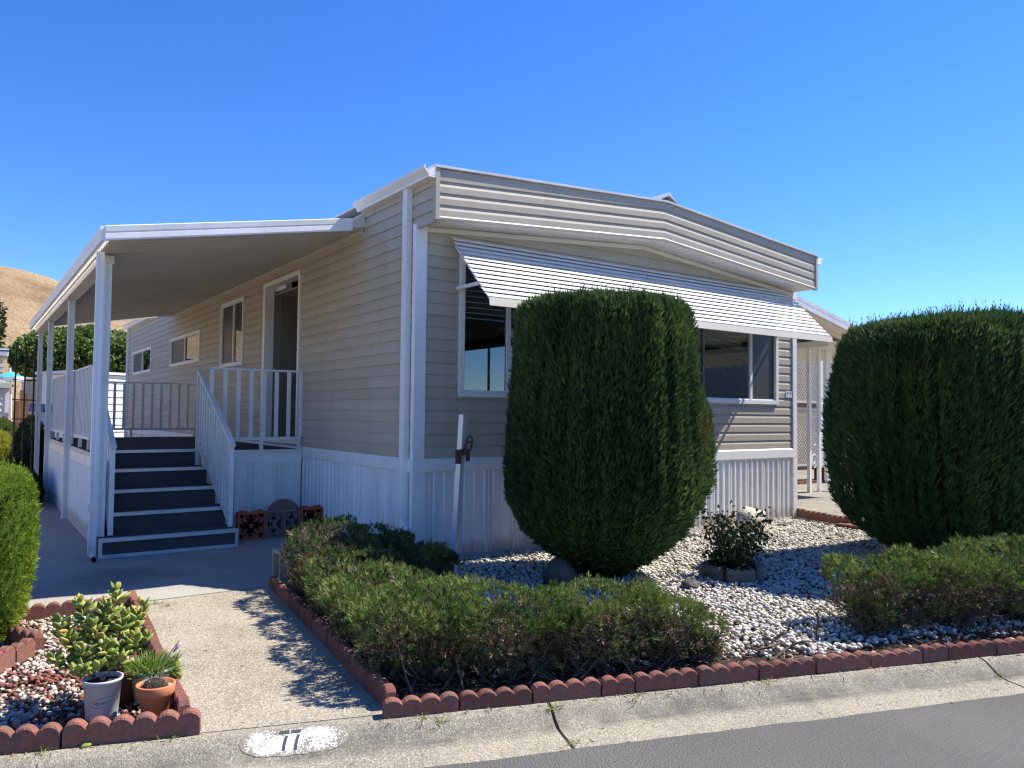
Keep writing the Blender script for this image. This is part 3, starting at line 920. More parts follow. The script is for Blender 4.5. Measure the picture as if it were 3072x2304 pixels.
    for (xa, xb) in ((0.03, 2.98), (2.98, 5.9)):
        za, zb_ = gable_z(xa, 3.186, 3.405, 3.140), gable_z(xb, 3.186, 3.405, 3.140)
        sof.hexa([(xa, -OH + 0.02, za + 0.004), (xb, -OH + 0.02, zb_ + 0.004), (xb, 0.03, zb_ + 0.004), (xa, 0.03, za + 0.004),
                  (xa, -OH + 0.02, za + 0.02), (xb, -OH + 0.02, zb_ + 0.02), (xb, 0.03, zb_ + 0.02), (xa, 0.03, za + 0.02)])
        # moulding where soffit meets the wall
        MB().sweep([(-0.01, -0.055), (0.014, -0.055), (0.022, -0.010), (-0.01, -0.010)], (max(xa, 0.09), 0, gable_z(max(xa, 0.09), 3.186, 3.405, 3.14)), (min(xb, W_ - 0.06), 0, zb_), (0, -1, 0), (0, 0, 1)).build('soffit_moulding', 'soffit_paint', H, recalc=True)
    so_ = sof.build('soffit', 'soffit_paint', H)
    n = 58
    for i in range(n):
        xa, xb = 0.03 + 5.87 * i / n + 0.004, 0.03 + 5.87 * (i + 1) / n - 0.004
        za, zb_ = gable_z(xa, 3.186, 3.405, 3.140), gable_z(xb, 3.186, 3.405, 3.140)
        MB().hexa([(xa, -OH + 0.022, za - 0.003), (xb, -OH + 0.022, zb_ - 0.003), (xb, -0.012, zb_ - 0.003), (xa, -0.012, za - 0.003),
                   (xa, -OH + 0.022, za + 0.003), (xb, -OH + 0.022, zb_ + 0.003), (xb, -0.012, zb_ + 0.003), (xa, -0.012, za + 0.003)]).build('soffit_slat', 'soffit_paint', so_)
    MB().box((0.0, -OH + 0.014, 3.19), (0.012, 0.04, 3.56)).box((W_ - 0.03, -OH + 0.014, 3.145), (W_ - 0.015, 0.04, 3.53)).build('fascia_return', 'siding', fas)
    rf = MB()
    for (xa, za, xb, zb_) in ((-0.03, 3.652, 3.0, 3.836), (3.0, 3.836, 5.95, 3.585)):
        rf.hexa([(xa, -OH - 0.03, za), (xb, -OH - 0.03, zb_), (xb, LEN + 0.2, zb_), (xa, LEN + 0.2, za),
                 (xa, -OH - 0.03, za + 0.022), (xb, -OH - 0.03, zb_ + 0.022), (xb, LEN + 0.2, zb_ + 0.022), (xa, LEN + 0.2, za + 0.022)])
    roof = rf.build('roof', 'roof_metal', H)
    MB().sweep([(-0.15, -0.012), (0.0, 0.100), (0.14, -0.014), (0.0, 0.06)], (3.03, -OH - 0.028, 3.858), (3.03, LEN, 3.858), (1, 0, 0), (0, 0, 1)).build('ridge_cap', 'roof_metal', roof, recalc=True)
    # ---- eaves gutters and downspouts
    gp = [(0.0, 0.0), (-0.075, 0.0), (-0.080, 0.022), (-0.100, 0.045), (-0.122, 0.070), (-0.124, 0.100), (-0.110, 0.100), (-0.108, 0.072), (-0.086, 0.046), (-0.070, 0.024), (-0.066, 0.010), (-0.010, 0.010), (-0.010, 0.105), (0.0, 0.105)]
    MB().sweep(gp, (-0.013, -OH - 0.02, 3.553), (-0.013, 1.20, 3.553), (1, 0, 0), (0, 0, 1)).build('gutter', 'white_paint', H, recalc=True)
    MB().sweep(gp, (-0.013, 10.6, 3.543), (-0.013, LEN + 0.15, 3.543), (1, 0, 0), (0, 0, 1)).build('gutter', 'white_paint', H, recalc=True)
    MB().sweep([(-a, b) for a, b in gp], (W_ + 0.017, -OH - 0.02, 3.487), (W_ + 0.017, LEN, 3.487), (1, 0, 0), (0, 0, 1)).build('gutter', 'white_paint', H, recalc=True)
    def downspout(x0, x1, ya, yb, ztop, zbot, foot):
        ds = MB()
        # ribbed rectangular pipe
        k = 5
        pr = [(x0, ya)]
        for i in range(k):
            u = ya + (yb - ya) * (i + 0.5) / k
            w = (yb - ya) / k
            pr += [(x0, u - w * 0.28), (x0 + 0.006, u - w * 0.12), (x0 + 0.006, u + w * 0.12), (x0, u + w * 0.28)]
        pr += [(x0, yb), (x1, yb), (x1, ya)]
        ds.sweep(pr, (0, 0, zbot), (0, 0, ztop), (1, 0, 0), (0, 1, 0))
        d = ds.build('downspout', 'white_paint', H, recalc=True)
        MB().box((x0 - 0.004, ya - 0.004, 0.80), (x1 + 0.004, yb + 0.004, 0.86)).build('pipe_strap', 'white_paint', d)
        if foot:
            fo = MB()
            yc = (ya + yb) / 2
            pts = [(x0 + (x1 - x0) / 2, yc, zbot + 0.02), (x0 + (x1 - x0) / 2, yc - 0.012, zbot - 0.03), (x0 + (x1 - x0) / 2 - 0.01, yc - 0.06, zbot - 0.085), (x0 + (x1 - x0) / 2 - 0.02, yc - 0.13, zbot - 0.13)]
            for i in range(3):
                fo.bar(pts[i], pts[i + 1], 0.062, 0.062, (0, 1, 0.4))
            fo.build('elbow', 'white_paint', d)
            MB().bar(Vector(pts[3]) + Vector((0.001, 0.002, 0.002)), Vector(pts[3]) + Vector((-0.0015, -0.006, -0.004)), 0.048, 0.048, (0, 1, 0.4)).build('spout_mouth', 'dark_void', d)
    downspout(-0.072, -0.014, 0.085, 0.175, 3.555, 0.42, True)
    downspout(-0.065, -0.014, 15.62, 15.72, 3.545, 0.1, False)
    # ---- window awning of stepped metal slats
    x0, x1 = 0.335, 5.665
    awn = bpy.data.objects.new('window_awning', None)
    link(awn, H, (3.0, -0.3, 2.45))
    for x in (0.42, 1.7, 3.0, 4.3, 5.55):
        MB().bar((x, -0.012, 3.050), (x, -0.660, 2.435), 0.03, 0.02).build('awning_rafter', 'white_paint', awn)
    for x in (0.44, 5.60):
        MB().bar((x, -0.012, 2.63), (x - 0.03, -0.50, 2.62), 0.032, 0.032).build('awning_arm', 'white_paint', awn)
    for i in range(13):
        ya, za = -0.045 - 0.0505 * i, 3.108 - 0.0512 * i
        pr = [(0.006, 0.010), (-0.018, 0.004), (-0.042, -0.009), (-0.055, -0.017), (-0.059, -0.030), (-0.056, -0.032), (-0.051, -0.020), (-0.018, 0.0005), (0.006, 0.006)]
        MB().sweep(pr, (x0 - 0.012 * (i % 2), ya, za), (x1, ya, za), (0, 1, 0), (0, 0, 1)).build('awning_slat', 'awning_metal', awn, recalc=True)
    MB().sweep([(0.0, 0.006), (-0.004, 0.006), (-0.016, -0.070), (-0.012, -0.074), (0.0, -0.020)], (x0 + 0.01, -0.716, 2.449), (x1 + 0.03, -0.716, 2.449), (0, 1, 0), (0, 0, 1)).build('valance', 'cream_metal', awn, recalc=True)
    # ---- house number on two white tiles
    np_ = MB()
    for xa in (5.712, 5.776):
        np_.box((xa, -0.020, 1.676), (xa + 0.061, -0.012, 1.760))
    pl = np_.build('number_plate', 'white_paint', H)
    for xa in (5.712, 5.776):
        MB().add([(xa + 0.012, -0.0215, 1.745), (xa + 0.052, -0.0215, 1.745), (xa + 0.052, -0.0215, 1.733), (xa + 0.012, -0.0215, 1.733),
                  (xa + 0.038, -0.0215, 1.733), (xa + 0.052, -0.0215, 1.733), (xa + 0.030, -0.0215, 1.690), (xa + 0.018, -0.0215, 1.690)], [(0, 1, 2, 3), (4, 5, 6, 7)]).build('digit', 'number_black', pl)
    return H
mobile_home()

# ================================================================== THE PORCH
def porch():
    X0, Y0, Y1 = -2.48, 1.18, 10.42
    B = thing('porch', (-1.2, 5.5, 0), 'white aluminium porch with sloping metal roof, carpeted deck and steps beside the home', 'porch')
    zr = lambda x: 3.385 + (3.385 - 2.925) / 2.48 * x        # underside of the pans
    # roof of interlocking pans
    rt = MB()
    rt.hexa([(X0 + 0.05, Y0 + 0.03, zr(X0 + 0.05) + 0.045), (-0.015, Y0 + 0.03, zr(0) + 0.045), (-0.015, Y1 - 0.02, zr(0) + 0.045), (X0 + 0.05, Y1 - 0.02, zr(X0 + 0.05) + 0.045),
             (X0 + 0.05, Y0 + 0.03, zr(X0 + 0.05) + 0.060), (-0.015, Y0 + 0.03, zr(0) + 0.060), (-0.015, Y1 - 0.02, zr(0) + 0.060), (X0 + 0.05, Y1 - 0.02, zr(X0 + 0.05) + 0.060)])
    rf = rt.build('porch_roof', 'roof_metal', B)
    n = 62
    w = (Y1 - Y0 - 0.05) / n
    prf = [(0.0, 0.0), (w * 0.42, 0.0), (w * 0.47, -0.008), (w * 0.53, -0.008), (w * 0.58, 0.0), (w * 0.80, 0.0), (w * 0.84, 0.034), (w * 0.96, 0.034), (w - 0.001, 0.0), (w - 0.001, 0.040), (0.0, 0.040)]
    me = None
    for i in range(n):
        y = Y0 + 0.02 + i * w
        if me is None:
            mb = MB().sweep(prf, (X0 + 0.05, 0, zr(X0 + 0.05)), (-0.016, 0, zr(-0.016)), (0, 1, 0), (0, 0, 1))
            me = mb.mesh('roof_pan', 'pan_metal')
        place('roof_pan', me, rf, (0, y, 0))
    fp = [(0.0, -0.020), (-0.030, -0.020), (-0.034, -0.006), (-0.034, 0.040), (-0.028, 0.046), (-0.028, 0.052), (-0.036, 0.058), (-0.040, 0.106), (-0.034, 0.112), (0.0, 0.112)]
    # end fascia (faces the street) and eaves fascia with its built-in gutter
    MB().sweep(fp, (X0, Y0, zr(X0)), (-0.16, Y0, zr(-0.16)), (0, 1, 0), (0, 0, 1)).build('roof_fascia', 'white_metal', B, recalc=True)
    MB().sweep(fp, (X0, Y0 + 0.001, zr(X0)), (X0, Y1, zr(X0)), (1, 0, 0), (0, 0, 1)).build('roof_fascia', 'white_metal', B, recalc=True)
    MB().sweep(fp, (X0, Y1, zr(X0)), (-0.03, Y1, zr(-0.03)), (0, -1, 0), (0, 0, 1)).build('roof_fascia', 'white_metal', B, recalc=True)
    MB().box((-0.02, Y0 + 0.02, 3.33), (-0.012, Y1, 3.384)).box((-0.05, Y0 + 0.02, 3.335), (-0.02, Y1, 3.345)).build('ledger', 'pan_metal', B)
    MB().hexa([(-0.16, Y0 - 0.02, 3.36), (-0.012, Y0 - 0.02, 3.40), (-0.012, Y0 + 0.6, 3.42), (-0.16, Y0 + 0.6, 3.39), (-0.16, Y0 - 0.02, 3.44), (-0.012, Y0 - 0.02, 3.535), (-0.012, Y0 + 0.6, 3.535), (-0.16, Y0 + 0.6, 3.45)]).build('flashing', 'roof_metal', B)
    MB().box((X0 + 0.06, Y0 + 0.80, 2.845), (X0 + 0.19, Y1 - 0.03, 2.925)).build('eaves_beam', 'pan_metal', B)
    # posts: hollow square tubes with a slotted face
    for y in (2.02, 5.12, 8.10, 10.2):
        p = MB()
        x = -2.345
        s = 0.038
        prp = [(-s, -s), (-0.012, -s), (-0.012, -s + 0.01), (0.012, -s + 0.01), (0.012, -s), (s, -s), (s, s), (-s, s), (-s, 0.012), (-s + 0.01, 0.012), (-s + 0.01, -0.012), (-s, -0.012)]
        p.sweep(prp, (x, y, 0.002), (x, y, 2.845), (1, 0, 0), (0, 1, 0))
        po = p.build('porch_post', 'rail_paint', B, recalc=True)
        MB().box((x - 0.046, y - 0.046, 0.002), (x + 0.046, y + 0.046, 0.035)).build('foot_bracket', 'rail_paint', po)
        if abs(y - 8.1) < 0.1:
            for z in (2.18, 1.96):
                MB().box((x - 0.042, y - 0.042, z), (x + 0.042, y + 0.042, z + 0.085)).build('tape_wrap', 'galvanised', po)
    # corner downspout
    dx, dy = -2.445, 1.72
    MB().sweep([(-0.032, -0.024), (-0.012, -0.024), (-0.008, -0.019), (0.008, -0.019), (0.012, -0.024), (0.032, -0.024), (0.032, 0.024), (-0.032, 0.024)], (dx, dy, 0.09), (dx, dy, 2.90), (1, 0, 0), (0, 1, 0)).build('downspout', 'white_metal', B, recalc=True)
    el = MB()
    el.bar((dx, dy, 0.10), (dx + 0.002, dy - 0.02, 0.055), 0.066, 0.050, (0, 1, 0)).bar((dx + 0.002, dy - 0.012, 0.062), (dx + 0.012, dy - 0.075, 0.030), 0.066, 0.046, (0, 1, 0.6))
    el.build('elbow', 'white_metal', B)
    MB().bar((dx + 0.0118, dy - 0.0742, 0.0304), (dx + 0.0128, dy - 0.080, 0.0275), 0.050, 0.034, (0, 1, 0.6)).build('spout_mouth', 'dark_void', B)
    MB().box((dx - 0.036, dy - 0.028, 0.46), (dx + 0.036, dy + 0.028, 0.53)).build('pipe_strap', 'galvanised', B)
    # deck
    dz = 0.95
    dk = MB().box((-2.30, 3.50, 0.905), (-0.036, 8.30, dz)).box((-1.075, 2.885, 0.905), (-0.036, 3.50, dz))
    deck = dk.build('deck', 'carpet', B)
    ed = MB()
    ed.box((-1.08, 2.850, 0.912), (-0.034, 2.883, dz + 0.004))
    ed.build('deck_edging', 'galvanised', deck)
    bb = MB()
    bb.box((-1.075, 2.862, 0.800), (-0.034, 2.884, 0.911))
    bb.box((-2.322, 3.46, 0.79), (-2.302, 8.30, 0.90))
    bb.build('rim_board', 'white_paint', deck)
    MB().box((-2.318, 2.70, 0.902), (-2.302, 8.30, 0.945)).build('edge_strip', 'cream_metal', deck)
    sk = bpy.data.objects.new('skirting', None)
    link(sk, B, (-1.2, 3.0, 0.0))
    skirt_panels(sk, -1.075, -0.036, 0.003, 0.80, 2.870, -1, 'x', 0.35)
    skirt_panels(sk, 2.10, 8.3, 0.003, 0.79, -2.308, -1, 'y', 0.40)
    MB().box((-2.326, 2.1, 0.003), (-2.307, 8.3, 0.03)).build('bottom_rail', 'white_metal', sk)
    MB().box((-2.316, 2.06, 0.79), (-2.303, 3.46, 0.90)).build('skirt_cap', 'white_metal', sk)
    MB().box((-2.332, 2.16, 0.52), (-2.31, 2.62, 0.80)).build('access_hatch', 'galvanised', sk)
    # steps
    ys = [1.80, 2.22, 2.64, 3.06, 3.48]
    for i, y in enumerate(ys):
        z = 0.19 * (i + 1)
        xa, xb = (-2.375, -1.085) if i == 0 else (-2.215, -1.098)
        yb = ys[i + 1] if i < 4 else 3.52
        if i < 4:
            s = MB().box((xa + 0.004, y + 0.012, 0.003), (xb - 0.004, yb + 0.02, z - 0.006))
        else:
            s = MB().box((xa + 0.004, y + 0.012, 0.6), (xb - 0.004, 3.499, z - 0.004))
        stp = s.build('step', 'carpet', B)
        MB().box((xa, y - 0.016, z - 0.036), (xb, y + 0.011, z - 0.002)).box((xa, y + 0.011, z - 0.0055), (xb, y + 0.045, z - 0.002)).build('nosing', 'galvanised', stp)
        if i == 0:
            fr = MB().box((xa, y - 0.006, 0.003), (xb, y + 0.0115, 0.034)).box((xa, y - 0.006, 0.034), (xa + 0.03, y + 0.0115, z - 0.037)).box((xb - 0.03, y - 0.006, 0.034), (xb, y + 0.0115, z - 0.037))
            fr.build('riser_frame', 'galvanised', stp)
            for k in range(5):
                x = xa + 0.1 + k * 0.27
                MB().box((x - 0.004, y - 0.009, 0.014), (x + 0.004, y - 0.0062, 0.022)).build('screw', 'rust', stp)
    # railings
    bal = {}
    def baluster(h):
        k = round(h, 3)
        if k not in bal:
            bal[k] = MB().box((-0.0215, -0.0125, 0), (0.0215, 0.0125, h)).mesh('baluster', 'rail_paint')
        return bal[k]
    def rail_flat(p, q_, zt, zb_, legs, step=0.145, cap=0.035, side_rot=0.0, posts=(), dark=False):
        p, q_ = Vector(p), Vector(q_)
        d = (q_ - p); L = d.length; d.normalize()
        R = bpy.data.objects.new('railing', None)
        link(R, B, (p.x, p.y, zb_))
        MB().bar((p.x, p.y, zt - 0.012), (q_.x, q_.y, zt - 0.012), cap, 0.024).build('top_rail', 'rail_paint', R)
        MB().bar((p.x, p.y, zb_), (q_.x, q_.y, zb_), 0.03, 0.036).build('bottom_rail', 'rail_paint', R)
        n = int(L / step)
        rz = math.atan2(d.y, d.x)
        for i in range(n + 1):
            u = p + d * (L * i / n)
            place('baluster', baluster(zt - 0.026 - zb_ - 0.02), R, (u.x, u.y, zb_ + 0.019), (0, 0, rz))
        for t in legs:
            u = p + d * (L * t)
            MB().box((u.x - 0.019, u.y - 0.019, dz), (u.x + 0.019, u.y + 0.019, zb_ - 0.019)).build('leg', 'rail_paint', R)
        return R
    rail_flat((-1.10, 2.94), (-0.03, 2.94), 1.925, 1.085, (0.0, 0.55, 0.985))
    rail_flat((-2.275, 3.49), (-2.275, 8.18), 1.925, 1.085, (0.02, 0.2, 0.4, 0.6, 0.8, 0.99), 0.125)
    rail_flat((-2.255, 8.18), (-0.05, 8.18), 1.905, 1.092, (0.0, 0.52, 0.99))
    def rail_stair(x, ya, za, yb, zb_):
        """from the top (ya, za) down to the foot (yb, zb_)"""
        R = bpy.data.objects.new('railing', None)
        link(R, B, (x, yb, 0.2))
        MB().bar((x, ya, za - 0.02), (x, yb - 0.05, zb_ - 0.02 - 0.05 * (za - zb_) / (ya - yb)), 0.055, 0.036).build('top_rail', 'rail_paint', R)
        lo = 0.86
        MB().bar((x, ya, za - lo - 0.05), (x, yb + 0.03, zb_ - lo - 0.01), 0.028, 0.034).build('bottom_rail', 'rail_paint', R)
        MB().box((x - 0.022, yb - 0.020, 0.192), (x + 0.022, yb + 0.020, zb_ - 0.045)).build('newel_post', 'rail_paint', R)
        MB().box((x - 0.022, ya - 0.022, dz - 0.25), (x + 0.022, ya + 0.022, za - 0.04)).build('newel_post', 'rail_paint', R)
        n = 13
        for i in range(1, n):
            t = i / n
            y = ya + (yb - ya) * t
            zt = za - 0.045 + (zb_ - za) * t
            place('baluster', baluster(lo - 0.06), R, (x, y, zt - lo + 0.055), (0, 0, math.pi / 2))
    rail_stair(-1.12, 3.46, 1.93, 1.99, 1.095)
    rail_stair(-2.255, 3.46, 1.93, 1.99, 1.095)
porch()

# ================================================================== GARDEN: scalloped edging
def scallop_mesh(n, pitch=0.09, h=0.115, t=0.062, amp=0.030, name='edging_block'):
    top = []
    for i in range(n):
        for k in range(6):
            a = k / 6.0
            top.append((pitch * (i + a), h - amp + amp * math.sin(math.pi * a) ** 0.75))
    L = n * pitch
    top.append((L, h - amp))
    top = [(min(max(x, 0.003), L - 0.003), z) for x, z in top]
    lo = [(0.003, 0.0), (L - 0.003, 0.0)]
    prof = lo + top[::-1]
    mb = MB()
    c = 0.008                       # worn top edge on both faces
    m = len(prof)
    rings = []
    for y, sc in ((-t / 2, c), (-t / 2 + c, 0.0), (t / 2 - c, 0.0), (t / 2, c)):
        rings.append([(x - L / 2, y, z - (sc if z > 0.01 else 0.0)) for x, z in prof])
    vs = [p for r in rings for p in r]
    fs = []
    for r in range(3):
        for i in range(m):
            fs.append((r * m + i, r * m + (i + 1) % m, (r + 1) * m + (i + 1) % m, (r + 1) * m + i))
    fs += [tuple(range(m - 1, -1, -1)), tuple(range(3 * m, 4 * m))]
    return mb.add(vs, fs).mesh(name, 'brick_red')
SCALLOP = {n: scallop_mesh(n) for n in (2, 4, 6)}

def border(name, label, runs, loc, hs=1.0):
    """runs: list of (start xy, end xy, z, [scallops per block])"""
    T = thing(name, loc, label, 'garden border', 'scalloped red garden borders')
    for a, b, z, pat in runs:
        a, b = Vector((*a, 0)), Vector((*b, 0))
        d = b - a
        L = d.length
        d.normalize()
        rz = math.atan2(d.y, d.x)
        u, k = 0.0, 0
        while u < L - 0.05:
            n = pat[k % len(pat)]
            k += 1
            w = n * 0.09
            p = a + d * (u + w / 2)
            o = place('edging_block', SCALLOP[n], T, (p.x, p.y, z + random.uniform(-0.006, 0.006)),
                      (random.uniform(-0.04, 0.04), random.uniform(-0.012, 0.012), rz + random.uniform(-0.025, 0.025)), (1, 0.85, hs * random.uniform(0.94, 1.05)))
            u += w + 0.004
    return T

border('garden_border', 'scalloped red border of the gravel garden along the kerb', [(st(-0.72, -3.535)[:2], st(9.0, -3.535)[:2], -0.006, [4, 4, 4, 2, 4, 4])], st(3, -3.54), 0.78)
border('garden_border', 'shaded scalloped red border between the walkway and the juniper', [((-1.755, -3.06), (-1.375, -0.20), -0.006, [4])], (-1.6, -1.6, 0), 0.88)
border('garden_border', 'scalloped red border around the bed with the potted plants', [
    (st(-1.502 - 4 * 0.544, -3.50)[:2], st(-1.502, -3.50)[:2], -0.004, [6]),
    ((-2.60, -2.70), (-2.43, -0.40), -0.004, [4]),
    ((-3.5, -0.30), (-2.40, -0.37), -0.004, [4, 4, 4])], (-2.6, -1.5, 0), 0.95)
border('garden_border', 'short tilted scalloped red blocks at the foot of the bright green hedge', [
    ((-3.60, -1.98), (-3.10, -1.235), 0.01, [4, 4, 2]),
    ((-3.05, -1.16), (-3.17, -0.86), 0.01, [4])], (-3.2, -1.3, 0))
RB = border('garden_border', 'scalloped red border at the far corner of the white gravel', [((6.0, 0.18), (5.80, -0.90), 0.03, [4, 4, 4])], (5.9, -0.3, 0))
MB().box((5.62, -1.25, 0.0), (5.82, -0.80, 0.06)).build('flat_block', 'brick_red', RB)

# ================================================================== GARDEN: gravel
def gravel(name, poly, n, smin, smax, matn, tmpl, zlo, zhi, label, cat, bias=None, keep=None):
    poly_a = np.array(poly)
    lo, hi = poly_a.min(0), poly_a.max(0)
    P = np.zeros((0, 3))
    while len(P) < n:
        q = np.column_stack([RNG.uniform(lo[0], hi[0], n), RNG.uniform(lo[1], hi[1], n), np.zeros(n)])
        q = q[in_poly(q, poly)]
        if keep is not None:
            q = q[keep(q)]
        P = np.vstack([P, q])
    P = P[:n]
    und = (vnoise(P, 1.1) - 0.5) * 0.03
    P[:, 2] = RNG.uniform(zlo, zhi, n) + und
    S = RNG.uniform(smin, smax, n) * RNG.choice([0.8, 1.0, 1.25], n)
    V, F = tmpl
    V = V * np.array([1.0, 0.78, 0.62])
    V = V * (1 + 0.12 * np.sin(V[:, [1, 2, 0]] * 3.1 + 0.7))
    D = np.column_stack([RNG.normal(0, 0.28, n), RNG.normal(0, 0.28, n), np.ones(n)])
    tint = RNG.random(n) if bias is None else bias(P)
    Vv, Ff, t = scatter(P, D, S, V, F, tint)
    o = bpy.data.objects.new(name, raw_mesh(name, Vv, Ff, t, matn, True))
    link(o)
    tag(o, label, cat, kind='stuff')
MAIN = [(-1.62, -3.20), (6.3, -5.75), (6.3, -4.2), (5.75, -1.0), (5.98, -0.02), (0.02, -0.02), (-1.2, -0.3)]
MULCH = [[(-1.70, -3.16), (0.45, -3.84), (0.5, -3.62), (-0.2, -3.15), (-0.9, -2.70), (-0.85, -1.2), (-0.1, -0.9), (-0.3, -0.5), (-1.3, -0.25)], [(0.9, -3.98), (5.6, -5.60), (5.4, -5.0), (1.2, -3.75)]]
def keep_main(q):
    k = np.ones(len(q), bool)
    n_ = q[:, 0] * SN.x + q[:, 1] * SN.y
    k &= ~((n_ < -3.25) & (RNG.random(len(q)) < 0.75))           # thin under the juniper
    k &= ~((q[:, 0] < -0.6) & (RNG.random(len(q)) < 0.9))
    k &= ~(in_poly(q, MULCH[0]) & (RNG.random(len(q)) < 0.97))
    k &= ~(in_poly(q, MULCH[1]) & (RNG.random(len(q)) < 0.85))
    return k
gravel('gravel', MAIN, 33000, 0.0135, 0.021, 'pebble_white', ICO, -0.006, 0.016, 'white pebble gravel in front of the home', 'gravel', keep=keep_main)
SMALL = [(-2.66, -2.70), (-2.47, -0.40), (-3.0, -0.36), (-3.9, -0.32), (-4.3, -2.15)]
def small_tint(P):
    t = RNG.random(len(P)) * 0.72
    red = vnoise(P, 4.0) * 0.7 + RNG.random(len(P)) * 0.5 + 0.16 * (P[:, 1] < -1.5) > 0.80
    m = red | (RNG.random(len(P)) < 0.10)
    t[m] = RNG.uniform(0.72, 1.0, m.sum())
    return t
gravel('gravel', SMALL, 6800, 0.0095, 0.0165, 'pebble_mixed', ICO, -0.002, 0.016, 'mixed white and dark red pebbles around the potted plants', 'gravel', small_tint)

# loose litter on the concrete
def litter():
    P, n = [], 0
    for _ in range(260):                                     # along the foot of the borders
        s = RNG.uniform(-0.8, 3.6); P.append(st(s, RNG.normal(-3.59, 0.018), 0.002))
    for _ in range(120):
        s = RNG.uniform(-2.6, 4); P.append(st(s, RNG.uniform(-3.95, -3.72), -0.078))
    for _ in range(110):
        P.append((RNG.uniform(-2.4, -1.5), RNG.uniform(-3.0, -0.2), 0.004))
    for _ in range(70):
        s = RNG.uniform(-2.6, -1.5); P.append(st(s, RNG.normal(-3.55, 0.015), 0.002))
    P = np.array(P)
    n = len(P)
    D = np.column_stack([RNG.normal(size=n), RNG.normal(size=n), RNG.uniform(0.0, 0.06, n)])
    T = (np.array([(-0.08, 0, 0), (0.08, 0, 0), (0.05, 0.05, 1), (-0.05, 0.05, 1)], float), np.array([(0, 1, 2, 3)]))
    V, F, t = scatter(P, D, RNG.uniform(0.008, 0.03, n), T[0], T[1], RNG.random(n))
    o = bpy.data.objects.new('litter', raw_mesh('litter', V, F, t, 'dry_litter'))
    link(o)
    tag(o, 'dry needles and leaf litter along the kerb and walkway', 'litter', kind='stuff')
litter()

# ================================================================== PLANTS
def prof_interp(prof):
    z = np.array([p[0] for p in prof]); r = np.array([p[1] for p in prof])
    seg = np.hypot(np.diff(z), np.diff(r))
    s = np.concatenate([[0], np.cumsum(seg)])
    return s, z, r

def shell(prof, c, ax, ay, rot, n, expo=2.0, plume=0.06, pk=9.0, lumps=0.0):
    """points and outward normals on a clipped-shrub surface: profile (height, radius share), half axes, super-ellipse"""
    s, z, r = prof_interp(prof)
    S_ = np.linspace(0, s[-1], 400)
    zz, rr = np.interp(S_, s, z), np.interp(S_, s, r)
    w = rr + 0.02
    cdf = np.cumsum(w); cdf /= cdf[-1]
    k = np.interp(RNG.random(n), cdf, S_)
    z_, r_ = np.interp(k, s, z), np.interp(k, s, r)
    dz, dr = np.gradient(zz), np.gradient(rr)
    nz = np.interp(k, S_, -dr * 1.0); nr = np.interp(k, S_, dz)
    th = RNG.uniform(0, 2 * math.pi, n)
    ct, sn = np.cos(th), np.sin(th)
    q = (np.abs(ct) ** expo + np.abs(sn) ** expo) ** (-1.0 / expo)
    ux, uy = ct * q, sn * q
    q_ = np.column_stack([np.cos(th) * pk / 2.2, np.sin(th) * pk / 2.2, z_ * 1.1])
    pn = vnoise(q_ + 7.3, 1.0)
    mod = 1 + plume * (pn - 0.5) * 2 - 0.10 * np.clip(0.30 - pn, 0, 1)
    if lumps:
        mod += lumps * (vnoise(np.column_stack([ux * ax, uy * ay, z_]) + 3.1, 1.6) - 0.5) * 2
    x, y = ux * r_ * mod * ax, uy * r_ * mod * ay
    nx, ny = np.cos(th) / ax, np.sin(th) / ay
    l = np.hypot(nx, ny) + 1e-9
    N = np.column_stack([nx / l * nr, ny / l * nr, nz * max(ax, ay) ** -1])
    N /= np.linalg.norm(N, axis=1, keepdims=True) + 1e-9
    cr, sr = math.cos(rot), math.sin(rot)
    R = np.array([[cr, -sr, 0], [sr, cr, 0], [0, 0, 1]])
    return (np.column_stack([x, y, z_]) @ R.T) + np.array(c), N @ R.T

def core(prof, c, ax, ay, rot, expo, shrink, matn, name, parent, plume=0.0):  # solid dark shell added inside the foliage so light does not leak through
    mb = MB()
    n = 28
    cr, sr = math.cos(rot), math.sin(rot)
    for z, r in prof:
        for j in range(n):
            th = 2 * math.pi * j / n
            ct, sn = math.cos(th), math.sin(th)
            q = (abs(ct) ** expo + abs(sn) ** expo) ** (-1.0 / expo)
            x, y = ct * q * r * ax * shrink, sn * q * r * ay * shrink
            mb.v.append((c[0] + x * cr - y * sr, c[1] + x * sr + y * cr, c[2] + z * (0.965 if z > 0.5 else 1.0)))
    for i in range(len(prof) - 1):
        for j in range(n):
            j2 = (j + 1) % n
            mb.f.append((i * n + j, i * n + j2, (i + 1) * n + j2, (i + 1) * n + j)); mb.mi.append(0)
    return mb.build(name, matn, parent, smooth=True)

